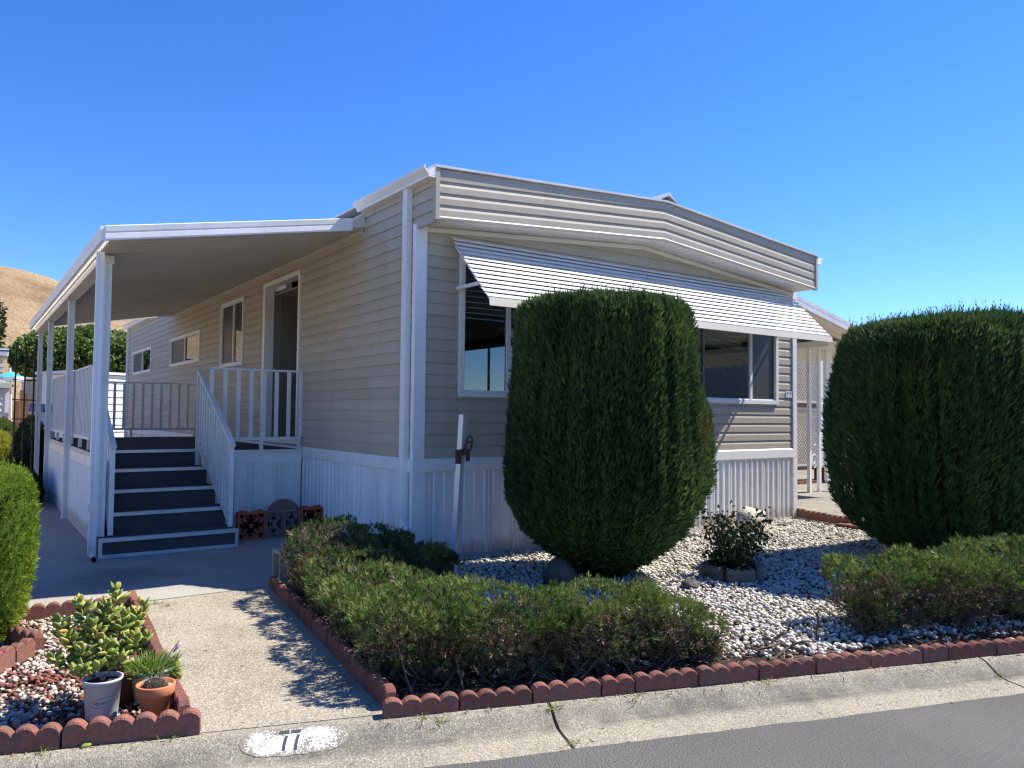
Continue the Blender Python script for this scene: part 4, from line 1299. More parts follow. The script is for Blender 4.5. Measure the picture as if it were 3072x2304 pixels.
def conifer(name, label, cat, c, prof, ax, ay, rot, n, size, matn, expo=2.0, extra=(), spikes=0, plume=0.07, pk=9.0, up=0.9, core_m='core_green', tint_fn=None, group=None, shrink=0.93, lumps=0.045, tmpl=None):
    T = thing(name, c, label, cat, group)
    P, N = shell(prof, c, ax, ay, rot, n, expo, plume, pk, lumps)
    core(prof, c, ax, ay, rot, expo, shrink, core_m, 'light_block_core', T)
    for (ec, ep, eax, eay, en) in extra:
        p2, n2 = shell(ep, ec, eax, eay, rot, en, 2.0, plume, pk, lumps)
        P, N = np.vstack([P, p2]), np.vstack([N, n2])
        core(ep, ec, eax, eay, rot, 2.0, shrink - 0.03, core_m, 'light_block_core', T)
    m = len(P)
    D = N * RNG.uniform(0.35, 0.8, (m, 1)) + np.array([0, 0, up]) + RNG.normal(0, 0.22, (m, 3))
    S = RNG.uniform(0.6, 1.25, m) * size
    P = P - N * RNG.uniform(0.2, 1.0, (m, 1)) * size * 0.75
    tint = np.clip(RNG.normal(0.45, 0.17, m) + (vnoise(P, 2.4) - 0.5) * 0.55, 0, 0.93)
    if matn == 'cypress':
        dead = (vnoise(P + 31.7, 3.1) > 0.93) & (RNG.random(m) < 0.35)
        tint[dead] = 1.0
    if tint_fn is not None:
        tint = tint_fn(P, tint)
    if spikes:
        zt = np.quantile(P[:, 2], 0.80)
        cand = np.where(P[:, 2] > zt)[0]
        pick = RNG.choice(cand, min(spikes, len(cand)), replace=False)
        for step in range(4):                                    # shoots standing above the clipped top
            h = step * size * 0.45
            P = np.vstack([P, P[pick] + np.array([0, 0, h + size * 0.3]) + RNG.normal(0, 0.004, (len(pick), 3))])
            D = np.vstack([D, np.tile([0, 0, 1.0], (len(pick), 1)) + RNG.normal(0, 0.13, (len(pick), 3))])
            S = np.concatenate([S, np.full(len(pick), size * (0.85 - 0.15 * step))])
            tint = np.concatenate([tint, np.clip(tint[pick] + 0.15, 0, 0.93)])
            pick = pick[: int(len(pick) * 0.62)]
    tm = tmpl or CYPRESS
    scatter_obj('crown', P, D, S, tm[0], tm[1], tint, matn, T, c)
    return T

BUSH = [(0.02, 0.20), (0.10, 0.36), (0.22, 0.58), (0.40, 0.79), (0.65, 0.925), (1.0, 0.965), (1.45, 0.94), (1.82, 0.91), (2.10, 0.89), (2.27, 0.86), (2.35, 0.79), (2.39, 0.58), (2.40, 0.02)]
def bush_tint(P, t):
    # a few scorched brown patches near the right shoulder
    d = np.linalg.norm((P - np.array([1.62, -2.05, 1.25])) / np.array([0.10, 0.10, 0.22]), axis=1)
    d2 = np.linalg.norm((P - np.array([1.42, -2.03, 0.85])) / np.array([0.08, 0.08, 0.07]), axis=1)
    m = ((d < 1) | (d2 < 1)) & (RNG.random(len(P)) < 0.5)
    t[m] = 1.0
    return t
rr_ = np.array([math.cos(0.6183), -math.sin(0.6183)])
bc = (1.12, -1.38, 0.0)
b2 = (bc[0] + rr_[0] * 0.60, bc[1] + rr_[1] * 0.60, 0.50)
conifer('rounded_juniper', 'tall rounded dark green juniper in the gravel before the front window', 'shrub', bc, BUSH, 0.85, 0.85, -0.6183, 88000, 0.072, 'cypress', 2.4,
        extra=[(b2, [(0.0, 0.5), (0.3, 0.95), (0.6, 1.0), (0.9, 0.9), (1.12, 0.7), (1.22, 0.05)], 0.37, 0.40, 9000)], spikes=900, plume=0.06, pk=30.0, tint_fn=bush_tint)
HEDGE = [(0.02, 0.70), (0.12, 0.79), (0.30, 0.90), (0.55, 0.97), (0.9, 0.995), (1.5, 1.0), (1.88, 0.99), (2.12, 0.97), (2.27, 0.92), (2.36, 0.78), (2.40, 0.45), (2.41, 0.02)]
conifer('clipped_hedge', 'massive dark green clipped hedge beyond the right juniper row', 'hedge', (5.90, -2.85, 0.0), HEDGE, 2.35, 0.95, -0.10, 118000, 0.085, 'cypress', 4.4, spikes=2200, plume=0.032, pk=46.0)
LH = [(0.02, 0.84), (0.15, 0.94), (0.4, 0.99), (0.8, 1.0), (0.94, 0.99), (0.985, 0.95), (1.005, 0.8), (1.01, 0.02)]
conifer('box_hedge', 'bright yellow-green box hedge cut off by the picture edge', 'hedge', (-3.73, -0.30, 0.0), LH, 0.66, 0.78, 0.0, 18500, 0.052, 'bright_hedge', 9.0, spikes=260, plume=0.035, pk=10.0, up=0.45, core_m='core_bright', tmpl=TUFT)

# trunks / stones at the foot of the rounded juniper
def rock(name, c, s, matn, label, cat='rock', seed=0, group=None):
    V, F = ICO if seed == 3 else ICO2
    V = V * (1 + 0.9 * (vnoise(V * 1.0 + seed * 1.7 + 5, 1.6)[:, None] - 0.5) + RNG.normal(0, 0.05, (len(V), 1)))
    V = np.sign(V) * np.abs(V) ** 1.25 * np.array(s)
    V[:, 2] -= V[:, 2].min() + 0.02
    me = raw_mesh(name, V, F, None, matn, False)
    o = bpy.data.objects.new(name, me)
    link(o, None, c)
    return tag(o, label, cat, group)
rock('rock', (0.55, -1.50, 0.0), (0.16, 0.12, 0.13), 'rock_dark', 'dark stone in shade left of the juniper foot', seed=1)
rock('rock', (1.42, -2.12, 0.0), (0.11, 0.09, 0.06), 'rock_dark', 'small dark stone right of the juniper foot', seed=2)
rock('rock', (4.47, -0.40, 0.0), (0.30, 0.17, 0.16), 'rock', 'pale jagged boulder behind the small leafy shrub', seed=3)
rock('rock', (5.28, -0.32, 0.0), (0.16, 0.06, 0.03), 'rock_dark', 'flat dark stone beside the corner of the skirting', seed=4)

def stems(parent, name, starts, ends, r0, matn, wob=0.05, sides=4, seg=5):
    mb = MB()
    for a, b in zip(starts, ends):
        a, b = np.array(a), np.array(b)
        pts = []
        L = np.linalg.norm(b - a)
        for i in range(seg + 1):
            t = i / seg
            p = a + (b - a) * t
            p = p + RNG.normal(0, wob * L * math.sin(math.pi * t) + 1e-4, 3) * (1 if 0 < i < seg else 0)
            pts.append(tuple(p))
        rad = [r0 * (1.0 - 0.75 * i / seg) for i in range(seg + 1)]
        mb.tube(pts, rad, sides)
    return mb.build(name, matn, parent)
TJ = [o for o in COL.objects if o.name == 'rounded_juniper'][0]
stems(TJ, 'trunk', [(1.15 + dx, -1.40 + dy, -0.02) for dx, dy in ((0, 0), (0.12, -0.05), (-0.1, 0.06))], [(1.15 + dx, -1.4 + dy, 0.7) for dx, dy in ((0.05, 0), (0.3, -0.2), (-0.25, 0.1))], 0.05, 'bark', 0.03, 7)

# ---- low juniper hedges: domes of tufts on bare brown stems
def low_juniper(label, mounds, n_per, tint_shift=0.0, seed=0):
    """mounds: (x, y, rx, ry, rot, height, foliage underside share, dryness)"""
    base = (mounds[0][0], mounds[0][1], 0.0)
    T = thing('juniper_hedge', base, label, 'hedge', 'low junipers behind the kerb')
    P_all, D_all, S_all, t_all, dry_all = [], [], [], [], []
    A, B_, Ac, Bc = [], [], [], []
    for i, (x, y, rx, ry, rot, h, under, dry) in enumerate(mounds):
        n = int(n_per * (rx * ry) / 0.16)
        u = RNG.random(n); th = RNG.uniform(0, 2 * math.pi, n)
        ph = np.arccos(1 - u * 1.15)                      # from the top to a little below the equator
        ex = 0.55
        sx = np.sign(np.cos(th)) * np.abs(np.cos(th)) ** 0.8; sy = np.sign(np.sin(th)) * np.abs(np.sin(th)) ** 0.8
        sp, cp = np.sin(ph) ** ex, np.cos(ph)
        lx, ly = sx * sp * rx, sy * sp * ry
        zt = h * under + h * (1 - under) * np.sign(cp) * np.abs(cp) ** 0.33
        cr, sr = math.cos(rot), math.sin(rot)
        p = np.column_stack([x + lx * cr - ly * sr, y + lx * sr + ly * cr, zt])
        p += (vnoise(p + seed, 5.0)[:, None] - 0.5) * np.array([0.14, 0.14, 0.12]) + RNG.normal(0, 0.013, (n, 3))
        nn = np.column_stack([lx * cr - ly * sr, lx * sr + ly * cr, (zt - h * under) * 1.2])
        nn /= np.linalg.norm(nn, axis=1, keepdims=True) + 1e-9
        ok = np.ones(n, bool)
        for j, (x2, y2, rx2, ry2, rot2, h2, un2, _) in enumerate(mounds):
            if j == i: continue
            dx, dy = p[:, 0] - x2, p[:, 1] - y2
            a = (dx * math.cos(rot2) + dy * math.sin(rot2)) / rx2; b = (-dx * math.sin(rot2) + dy * math.cos(rot2)) / ry2
            ok &= ~((a * a + b * b < 0.72) & (p[:, 2] < h2 * 0.82))
        # holes where the clipped side is bare
        side = p[:, 2] < h * 0.62
        ok &= ~(side & (vnoise(p + 11 + seed, 6.0) < 0.52))
        ok &= ~((p[:, 2] < h * 0.45) & (RNG.random(n) < 0.6))
        p, nn = p[ok], nn[ok]
        m = len(p)
        P_all.append(p - nn * RNG.uniform(0, 0.04, (m, 1)))
        D_all.append(nn * 0.75 + np.array([0.0, 0, 0.75]) + RNG.normal(0, 0.33, (m, 3)))
        S_all.append(np.where(RNG.random(m) < 0.05, RNG.uniform(0.06, 0.095, m), RNG.uniform(0.028, 0.056, m)))
        t = np.clip(RNG.normal(0.44, 0.20, m) + (vnoise(p, 6.0) - 0.5) * 0.9 + tint_shift, 0, 0.86)
        brown = (RNG.random(m) < np.where(p[:, 2] < h * 0.6, 0.35, 0.03) + dry * 0.6 * (vnoise(p + 3, 3.0) > 0.42))
        t[brown] = RNG.uniform(0.9, 1.0, brown.sum())
        t_all.append(t)
        # stems from a few root points up to the shell
        k = int(60 * (rx * ry) / 0.16) + 10
        for _ in range(k):
            a = RNG.uniform(0, 2 * math.pi); rr = math.sqrt(RNG.random())
            ox, oy = RNG.normal(0, 0.30) * rx, RNG.normal(0, 0.30) * ry
            ex_, ey_ = math.cos(a) * rx * (0.55 + 0.45 * rr), math.sin(a) * ry * (0.55 + 0.45 * rr)
            A.append((x + ox * cr - oy * sr, y + ox * sr + oy * cr, -0.01))
            B_.append((x + ex_ * cr - ey_ * sr, y + ex_ * sr + ey_ * cr, h * RNG.uniform(0.35, 0.9)))
        for _ in range(k * 3):
            j = RNG.integers(len(A))
            t_ = RNG.uniform(0.3, 0.9)
            a0 = np.array(A[j]) + (np.array(B_[j]) - np.array(A[j])) * t_
            Ac.append(tuple(a0))
            Bc.append(tuple(a0 + np.array([RNG.normal(0, 0.09), RNG.normal(0, 0.09), RNG.uniform(-0.02, 0.14)])))
        # dead needles inside the bush
        ni = int(n * 0.85)
        v = RNG.normal(size=(ni, 3)); v /= np.linalg.norm(v, axis=1, keepdims=True)
        rad = RNG.uniform(0.25, 0.93, ni) ** 0.6
        lx, ly = v[:, 0] * rad * rx, v[:, 1] * rad * ry
        zi = np.maximum(h * (0.47 + 0.43 * v[:, 2] * rad), 0.01)
        pi_ = np.column_stack([x + lx * cr - ly * sr, y + lx * sr + ly * cr, zi])
        P_all.append(pi_); D_all.append(RNG.normal(0, 1, (ni, 3)) + np.array([0, 0, 0.5])); S_all.append(RNG.uniform(0.04, 0.08, ni))
        t_all.append(np.where(RNG.random(ni) < 0.75, RNG.uniform(0.88, 1.0, ni), RNG.uniform(0.0, 0.4, ni)))
    P, D, S, t = np.vstack(P_all), np.vstack(D_all), np.concatenate(S_all), np.concatenate(t_all)
    scatter_obj('foliage', P, D, S, TUFT[0], TUFT[1], t, 'juniper', T, base)
    stems(T, 'stem', A, B_, 0.0075, 'twig', 0.06, 4, 5)
    stems(T, 'twig', Ac, Bc, 0.0032, 'twig', 0.10, 3, 3)
    return T
low_juniper('partly withered juniper clump beside the tan concrete block', [
    (-0.97, -0.36, 0.30, 0.26, 0.0, 0.50, 0.5, 1.0), (-0.66, -0.50, 0.36, 0.26, 0.2, 0.42, 0.4, 0.1), (-0.30, -0.80, 0.32, 0.22, 0.5, 0.24, 0.4, 0.0),
    (-1.18, -0.92, 0.32, 0.38, 0.1, 0.44, 0.48, 0.6), (-0.72, -0.98, 0.40, 0.32, 0.1, 0.35, 0.45, 0.0)], 2600, -0.12, 1)
low_juniper('sprawling juniper hedge filling the corner of walkway and kerb', [
    (-1.26, -1.55, 0.32, 0.38, 0.1, 0.38, 0.48, 0.35), (-1.37, -2.15, 0.32, 0.36, 0.1, 0.39, 0.48, 0.2), (-1.42, -2.72, 0.34, 0.32, 0.0, 0.44, 0.42, 0.0),
    (-1.00, -2.92, 0.42, 0.32, SA, 0.42, 0.43, 0.05), (-0.50, -3.10, 0.42, 0.30, SA, 0.39, 0.45, 0.1), (-0.14, -3.24, 0.28, 0.22, SA, 0.30, 0.52, 0.3), (0.10, -3.38, 0.13, 0.12, SA, 0.19, 0.6, 0.5)], 2700, 0.10, 2)
low_juniper('juniper row in front of the massive clipped hedge', [
    (1.62, -3.62, 0.36, 0.32, SA, 0.42, 0.52, 0.15), (2.12, -3.80, 0.42, 0.36, SA, 0.47, 0.52, 0.05), (2.70, -4.00, 0.44, 0.36, SA, 0.48, 0.52, 0.05),
    (3.30, -4.20, 0.44, 0.38, SA, 0.51, 0.52, 0.0), (3.95, -4.42, 0.46, 0.38, SA, 0.52, 0.52, 0.0), (1.36, -3.66, 0.14, 0.14, 0, 0.24, 0.6, 0.2)], 2500, 0.04, 3)
tag(poly_sheet(MULCH[0], -0.004).build('mulch', 'mulch'), kind='structure')
tag(poly_sheet(MULCH[1], -0.004).build('mulch', 'mulch'), kind='structure')
def weeds():
    C = [st(0.09, -3.62, -0.02), st(0.10, -3.86, -0.082), st(-0.55, -3.60, -0.005), st(0.55, -3.60, -0.005), st(2.79, -3.70, -0.07), st(1.3, -3.60, -0.005), st(-0.45, -3.62, -0.02), (-2.27, -0.30, 0.0), (-2.22, -0.42, 0.0),
         (-3.2, -0.62, 0.0), (-2.95, -1.75, 0.0), (5.3, -0.55, 0.0), (4.9, -0.95, 0.0), (5.55, -0.35, 0.0), (3.9, -1.6, 0.0), (5.5, -0.8, 0.0), st(-2.1, -3.555, 0.0), st(-1.62, -3.545, 0.0)]
    P, D, S = [], [], []
    for c in C:
        for _ in range(26):
            P.append((c[0] + RNG.normal(0, 0.025), c[1] + RNG.normal(0, 0.018), c[2]))
            D.append((RNG.normal(0, 0.9), RNG.normal(0, 0.9), RNG.uniform(0.3, 1.0))); S.append(RNG.uniform(0.015, 0.055))
    P, D, S = np.array(P), np.array(D), np.array(S)
    V, F, t = scatter(P, D, S, BLADE[0] * np.array([1.3, 1, 1]), BLADE[1], np.clip(RNG.normal(0.75, 0.3, len(P)), 0, 1))
    o = bpy.data.objects.new('weeds', raw_mesh('weeds', V, F, t, 'grass_blade'))
    link(o); tag(o, 'small dry weeds in the kerb joints and gravel', 'weeds', kind='stuff')
weeds()
def needle_litter(poly, n, label):
    P = np.column_stack([RNG.uniform(-1.8, 5.6, n * 6), RNG.uniform(-5.6, -0.2, n * 6), np.zeros(n * 6)])
    P = P[in_poly(P, poly)][:n]
    P[:, 2] = RNG.uniform(0.0, 0.025, len(P))
    D = np.column_stack([RNG.normal(size=len(P)), RNG.normal(size=len(P)), RNG.uniform(-0.1, 0.25, len(P))])
    V, F, t = scatter(P, D, RNG.uniform(0.02, 0.085, len(P)), BLADE[0] * np.array([1.1, 0.8, 1]), BLADE[1], RNG.random(len(P)))
    o = bpy.data.objects.new('litter', raw_mesh('litter', V, F, t, 'dry_litter'))
    link(o); tag(o, label, 'litter', kind='stuff')
needle_litter(MULCH[0], 5200, 'dead juniper needles on the soil by the walkway corner')
needle_litter(MULCH[1], 3800, 'dead juniper needles under the row before the clipped hedge')
# dead stub between the two rows
sb = thing('dead_stub', (0.62, -3.45, 0), 'dead woody stub with bare twigs between the two juniper rows', 'stump')
stems(sb, 'stub_branch', [(0.62, -3.45, -0.01), (0.60, -3.46, -0.01), (0.5, -3.5, -0.01), (0.95, -3.55, 0), (0.4, -3.6, 0.0), (0.7, -3.62, 0.0)], [(0.86, -3.50, 0.16), (0.46, -3.50, 0.13), (0.28, -3.52, 0.09), (0.97, -3.56, 0.20), (0.75, -3.66, 0.06), (0.35, -3.5, 0.05)], 0.014, 'bark', 0.08, 5)

# ---- small leafy shrub in a ring of grey blocks
def leafy_shrub():
    c = (2.05, -2.03, 0.0)
    T = thing('leafy_shrub', c, 'small sparse dark-leaved shrub inside the grey block ring', 'shrub')
    A = [(c[0] + RNG.normal(0, 0.05), c[1] + RNG.normal(0, 0.05), 0) for _ in range(34)]
    Bv = []
    for _ in range(34):
        a = RNG.uniform(0, 2 * math.pi); r = 0.31 * math.sqrt(RNG.random())
        Bv.append((c[0] + r * math.cos(a) * 1.05, c[1] + r * math.sin(a) * 1.05, RNG.uniform(0.32, 0.64) - 0.25 * r))
    stems(T, 'stem', A, Bv, 0.006, 'bark', 0.07, 4, 5)
    P, D = [], []
    for a, b in zip(A, Bv):
        a, b = np.array(a), np.array(b)
        for _ in range(58):
            t = RNG.uniform(0.25, 1.02)
            P.append(a + (b - a) * t + RNG.normal(0, 0.04, 3)); D.append(RNG.normal(0, 1, 3) + np.array([0, 0, 0.4]))
    P, D = np.array(P), np.array(D)
    P[:, 2] = np.maximum(P[:, 2], 0.06)
    scatter_obj('foliage', P, D, RNG.uniform(0.028, 0.055, len(P)), LEAF[0] * np.array([1.2, 1, 1]), LEAF[1], RNG.random(len(P)), 'dark_shrub', T, c)
    R = thing('planter_ring', c, 'ring of grey scalloped blocks around the small dark-leaved shrub', 'garden border')
    me = scallop_mesh(4, 0.062, 0.13, 0.06, 0.02); me.materials.clear(); me.materials.append(MATS['block_grey'])
    for k in range(5):
        a = 2 * math.pi * k / 5 + 0.35
        place('edging_block', me, R, (c[0] + 0.215 * math.cos(a), c[1] + 0.215 * math.sin(a), -0.004), (0, 0, a + math.pi / 2 + 0.1))
leafy_shrub()

# ================================================================== SMALL THINGS BY THE STEPS
def breeze_block(name, label, x0, x1, y, h, t, pattern, matn, lean=0.0):
    T = thing(name, ((x0 + x1) / 2, y, 0), label, 'block')
    def fin(o):
        return o
    fr = MB()
    e = 0.019
    fr.box((x0, y, 0.003), (x1, y + t, e)).box((x0, y, h - e), (x1, y + t, h)).box((x0, y, e), (x0 + e, y + t, h - e)).box((x1 - e, y, e), (x1, y + t, h - e))
    fr.build('block_frame', matn, T)
    w = x1 - x0
    cx, cz = (x0 + x1) / 2, h / 2
    f = MB()
    if pattern == 'flower':
        for a in (0, 1, 2, 3):
            sx, sz = (1, 1, -1, -1)[a], (1, -1, 1, -1)[a]
            ex, ez = cx + sx * (w / 2 - e), cz + sz * (h / 2 - e)
            for side in (0, 1):                             # two bowed ribs to every corner make a petal
                prev = None
                for k in range(7):
                    u = k / 6
                    bow = math.sin(math.pi * u) * 0.040 * (1 if side else -1)
                    px, pz = cx + (ex - cx) * u + bow * sz * -1, cz + (ez - cz) * u + bow * sx
                    if prev:
                        f.bar((prev[0], y + t / 2, prev[1]), (px, y + t / 2, pz), t - 0.006, 0.016, (0, 1, 0.0))
                    prev = (px, pz)
        f.box((cx - 0.020, y + 0.004, cz - 0.020), (cx + 0.020, y + t - 0.004, cz + 0.020))
    else:
        for sx in (1, -1):
            for sz in (1, -1):
                f.bar((cx, y + t / 2, cz + sz * 0.035), (cx + sx * (w / 2 - e * 0.6), y + t / 2, cz + sz * (h / 2 - e * 0.6)), t - 0.006, 0.024, (0, 1, 0))
        f.box((cx - 0.013, y + 0.004, cz - 0.055), (cx + 0.013, y + t - 0.004, cz + 0.055))
    f.build('tracery', matn, T)
    return T
breeze_block('breeze_block', 'red breeze block with petal openings next to the bottom step', -0.985, -0.685, 2.17, 0.302, 0.09, 'flower', 'block_red')
breeze_block('breeze_block', 'brown breeze block touching the red one by the steps', -0.680, -0.480, 2.175, 0.297, 0.085, 'cross', 'block_brown')
breeze_block('breeze_block', 'brown breeze block in front of the round paver', -0.475, -0.285, 2.17, 0.300, 0.085, 'cross', 'block_brown')
breeze_block('breeze_block', 'red breeze block against the skirting behind the juniper', -0.280, 0.0 - 0.02, 2.165, 0.312, 0.09, 'flower', 'block_red')
rp = MB()
nseg = 28
cc = (-0.415, 2.33, 0.205)
vs = []
for dy in (0, 0.045):
    for k in range(nseg):
        a = 2 * math.pi * k / nseg
        vs.append((cc[0] + 0.20 * math.cos(a), cc[1] + dy + 0.06 * (0.2 + 0.2 * math.sin(a)), cc[2] + 0.20 * math.sin(a)))
rp.add(vs, [tuple(range(nseg - 1, -1, -1)), tuple(range(nseg, 2 * nseg))] + [(k, (k + 1) % nseg, nseg + (k + 1) % nseg, nseg + k) for k in range(nseg)])
tag(rp.build('round_paver', 'block_brown', recalc=True), 'round dark red paver standing behind the brown breeze blocks', 'paver')
cb = thing('concrete_block', (-1.20, 0.02, 0), 'tan hollow concrete block at the end of the walkway border', 'block')
rb = MB()
x0, x1, y0, y1, hh = -1.285, -1.075, -0.10, 0.10, 0.252
rb.box((x0, y0, 0.003), (x1, y0 + 0.025, hh)).box((x0, y1 - 0.025, 0.003), (x1, y1, hh)).box((x0, y0 + 0.025, hh - 0.028), (x1, y1 - 0.025, hh)).box((x0, y0 + 0.025, 0.003), (x1, y1 - 0.025, 0.03))
rb.build('block_frame', 'block_tan', cb)
rw = MB()
rw.bar((x0 + 0.1, y0 + 0.02, hh - 0.02), (x0 + 0.1, 0.0, hh - 0.11), 0.19, 0.022, (1, 0, 0)).bar((x0 + 0.1, y1 - 0.02, hh - 0.02), (x0 + 0.1, 0.0, hh - 0.11), 0.19, 0.022, (1, 0, 0)).bar((x0 + 0.1, 0, hh - 0.105), (x0 + 0.1, 0, 0.03), 0.19, 0.022, (1, 0, 0))
rw.build('web', 'block_tan', cb)

# ---- bare metal post with a rusty clamp
pt = thing('metal_post', (0.02, -0.715, 0), 'leaning white metal post with a rusty clamp standing in the gravel', 'post')
foot, head = Vector((0.005, -0.715, -0.02)), Vector((0.075, -0.735, 1.40))
s_ = 0.0255
pm = MB()
prp = [(-s_, -s_), (s_, -s_), (s_, s_), (0.006, s_), (0.006, s_ - 0.006), (s_ - 0.006, s_ - 0.006), (s_ - 0.006, -s_ + 0.006), (-s_ + 0.006, -s_ + 0.006), (-s_ + 0.006, s_ - 0.006), (-0.006, s_ - 0.006), (-0.006, s_), (-s_, s_)]
ca, sa = math.cos(0.35), math.sin(0.35)
pm.sweep(prp, foot, head, (ca, sa, 0), (-sa, ca, 0))
pm.build('post_tube', 'galvanised', pt, recalc=True)
cl = MB()
pc = foot.lerp(head, 0.755)
cl.bar(pc + Vector((-0.05, -0.045, -0.075)), pc + Vector((-0.045, -0.04, 0.03)), 0.05, 0.02, (0, 1, 0))
cl.bar(pc + Vector((-0.055, -0.045, 0.02)), pc + Vector((0.045, -0.05, 0.03)), 0.05, 0.05, (0, 1, 0))
cl.bar(pc + Vector((0.045, -0.045, -0.055)), pc + Vector((0.05, -0.045, 0.05)), 0.03, 0.02, (0, 1, 0))
cl.bar(pc + Vector((-0.075, -0.045, 0.035)), pc + Vector((-0.035, -0.045, 0.04)), 0.02, 0.016, (0, 1, 0))
cl.build('clamp_body', 'rust', pt)
lp = MB()
q0 = pc + Vector((0.0, -0.06, 0.045))
loop = [q0 + Vector(v) for v in ((0, 0, 0), (0.022, 0, 0.055), (0.032, 0, 0.10), (0.055, 0, 0.115), (0.078, 0, 0.105), (0.078, 0, 0.06), (0.062, 0, 0.0), (0.045, 0, -0.03))]
lp.tube(loop, 0.0085, 6)
lp.bar(q0 + Vector((0.024, 0, 0.06)), q0 + Vector((0.068, 0, 0.07)), 0.012, 0.016, (0, 1, 0))
lp.build('clamp_handle', 'rust', pt)

# ================================================================== POTTED PLANTS
def text_mesh(body, size, shear=0.0):
    cu = bpy.data.curves.new('lettering', 'FONT')
    cu.body = body; cu.size = size; cu.shear = shear
    cu.align_x, cu.align_y = 'CENTER', 'CENTER'
    o = bpy.data.objects.new('lettering', cu)
    COL.objects.link(o)
    bpy.context.view_layer.update()
    me = bpy.data.meshes.new_from_object(o.evaluated_get(bpy.context.evaluated_depsgraph_get()))
    bpy.data.objects.remove(o); bpy.data.curves.remove(cu)
    return me

def pot(name, label, c, prof, matn, soil_z, soil_r):
    T = thing(name, c, label, 'plant pot')
    MB().lathe(prof, c, 36).build('pot_body', matn, T, smooth=True)
    MB().lathe([(soil_r, soil_z), (soil_r * 0.6, soil_z + 0.006), (0.001, soil_z + 0.01)], c, 24).build('potting_soil', 'mulch', T)
    return T
WP = (-2.893, -2.44, 0.012)
wp = pot('nursery_pot', 'pale grey nursery pot with script lettering', WP,
         [(0.001, 0.0), (0.062, 0.0), (0.066, 0.006), (0.079, 0.165), (0.084, 0.166), (0.085, 0.178), (0.082, 0.180), (0.077, 0.178), (0.074, 0.15), (0.001, 0.15)], 'pot_grey', 0.158, 0.075)
def wrap_on_pot(me, az, zc, zs, tilt, name):
    """bend flat lettering round the pot"""
    n = len(me.vertices)
    co = np.empty(n * 3, np.float32); me.vertices.foreach_get('co', co); co = co.reshape(-1, 3)
    x = co[:, 0] * math.cos(tilt) - co[:, 1] * math.sin(tilt)
    y = co[:, 0] * math.sin(tilt) + co[:, 1] * math.cos(tilt)
    z = zc + y * zs
    r = 0.066 + (0.079 - 0.066) * (z - 0.006) / 0.159 + 0.0007
    a = az + x / 0.0725
    out = np.column_stack([r * np.cos(a), r * np.sin(a), z])
    me.vertices.foreach_set('co', out.astype(np.float32).ravel())
    me.materials.clear(); me.materials.append(MATS['ink'])
    me.update()
    o = bpy.data.objects.new(name, me)
    return link(o, wp, WP)
az = math.atan2(-6.4057 - WP[1], -3.4411 - WP[0]) + 0.12
wrap_on_pot(text_mesh("Matsuda's", 0.0245, 0.35), az, 0.086, 1.0, 0.12, 'lettering')
rg = MB()
k = 48
for i in range(k):
    a0 = 2 * math.pi * i / k; a1 = 2 * math.pi * (i + 1) / k
    q = [(0.066 * math.cos(a0), 0.0215 * math.sin(a0), 0), (0.066 * math.cos(a1), 0.0215 * math.sin(a1), 0), (0.0642 * math.cos(a1), 0.0199 * math.sin(a1), 0), (0.0642 * math.cos(a0), 0.0199 * math.sin(a0), 0)]
    rg.add(q, [(0, 1, 2, 3)])
wrap_on_pot(rg.mesh('label_ring', 'ink'), az, 0.086, 1.0, 0.12, 'label_ring')
TP = (-2.695, -2.575, 0.012)
pot('terracotta_pot', 'orange terracotta pot holding a small spiny cactus', TP,
    [(0.001, 0.0), (0.052, 0.0), (0.055, 0.004), (0.068, 0.105), (0.079, 0.107), (0.082, 0.112), (0.085, 0.148), (0.083, 0.152), (0.074, 0.152), (0.070, 0.130), (0.001, 0.128)], 'terracotta', 0.128, 0.071)
GP = (-2.672, -2.33, 0.012)
pot('green_pot', 'pale green plastic pot with a grassy plant', GP,
    [(0.001, 0.0), (0.064, 0.0), (0.068, 0.005), (0.092, 0.140), (0.095, 0.142), (0.095, 0.152), (0.090, 0.153), (0.085, 0.13), (0.001, 0.128)], 'pot_green', 0.132, 0.086)
BP = (-2.80, -2.29, 0.012)
pot('brown_pot', 'dark red-brown pot tucked behind the pale grey one', BP,
    [(0.001, 0.0), (0.060, 0.0), (0.078, 0.15), (0.082, 0.15), (0.082, 0.162), (0.074, 0.162), (0.070, 0.14), (0.001, 0.138)], 'pot_brown', 0.142, 0.072)

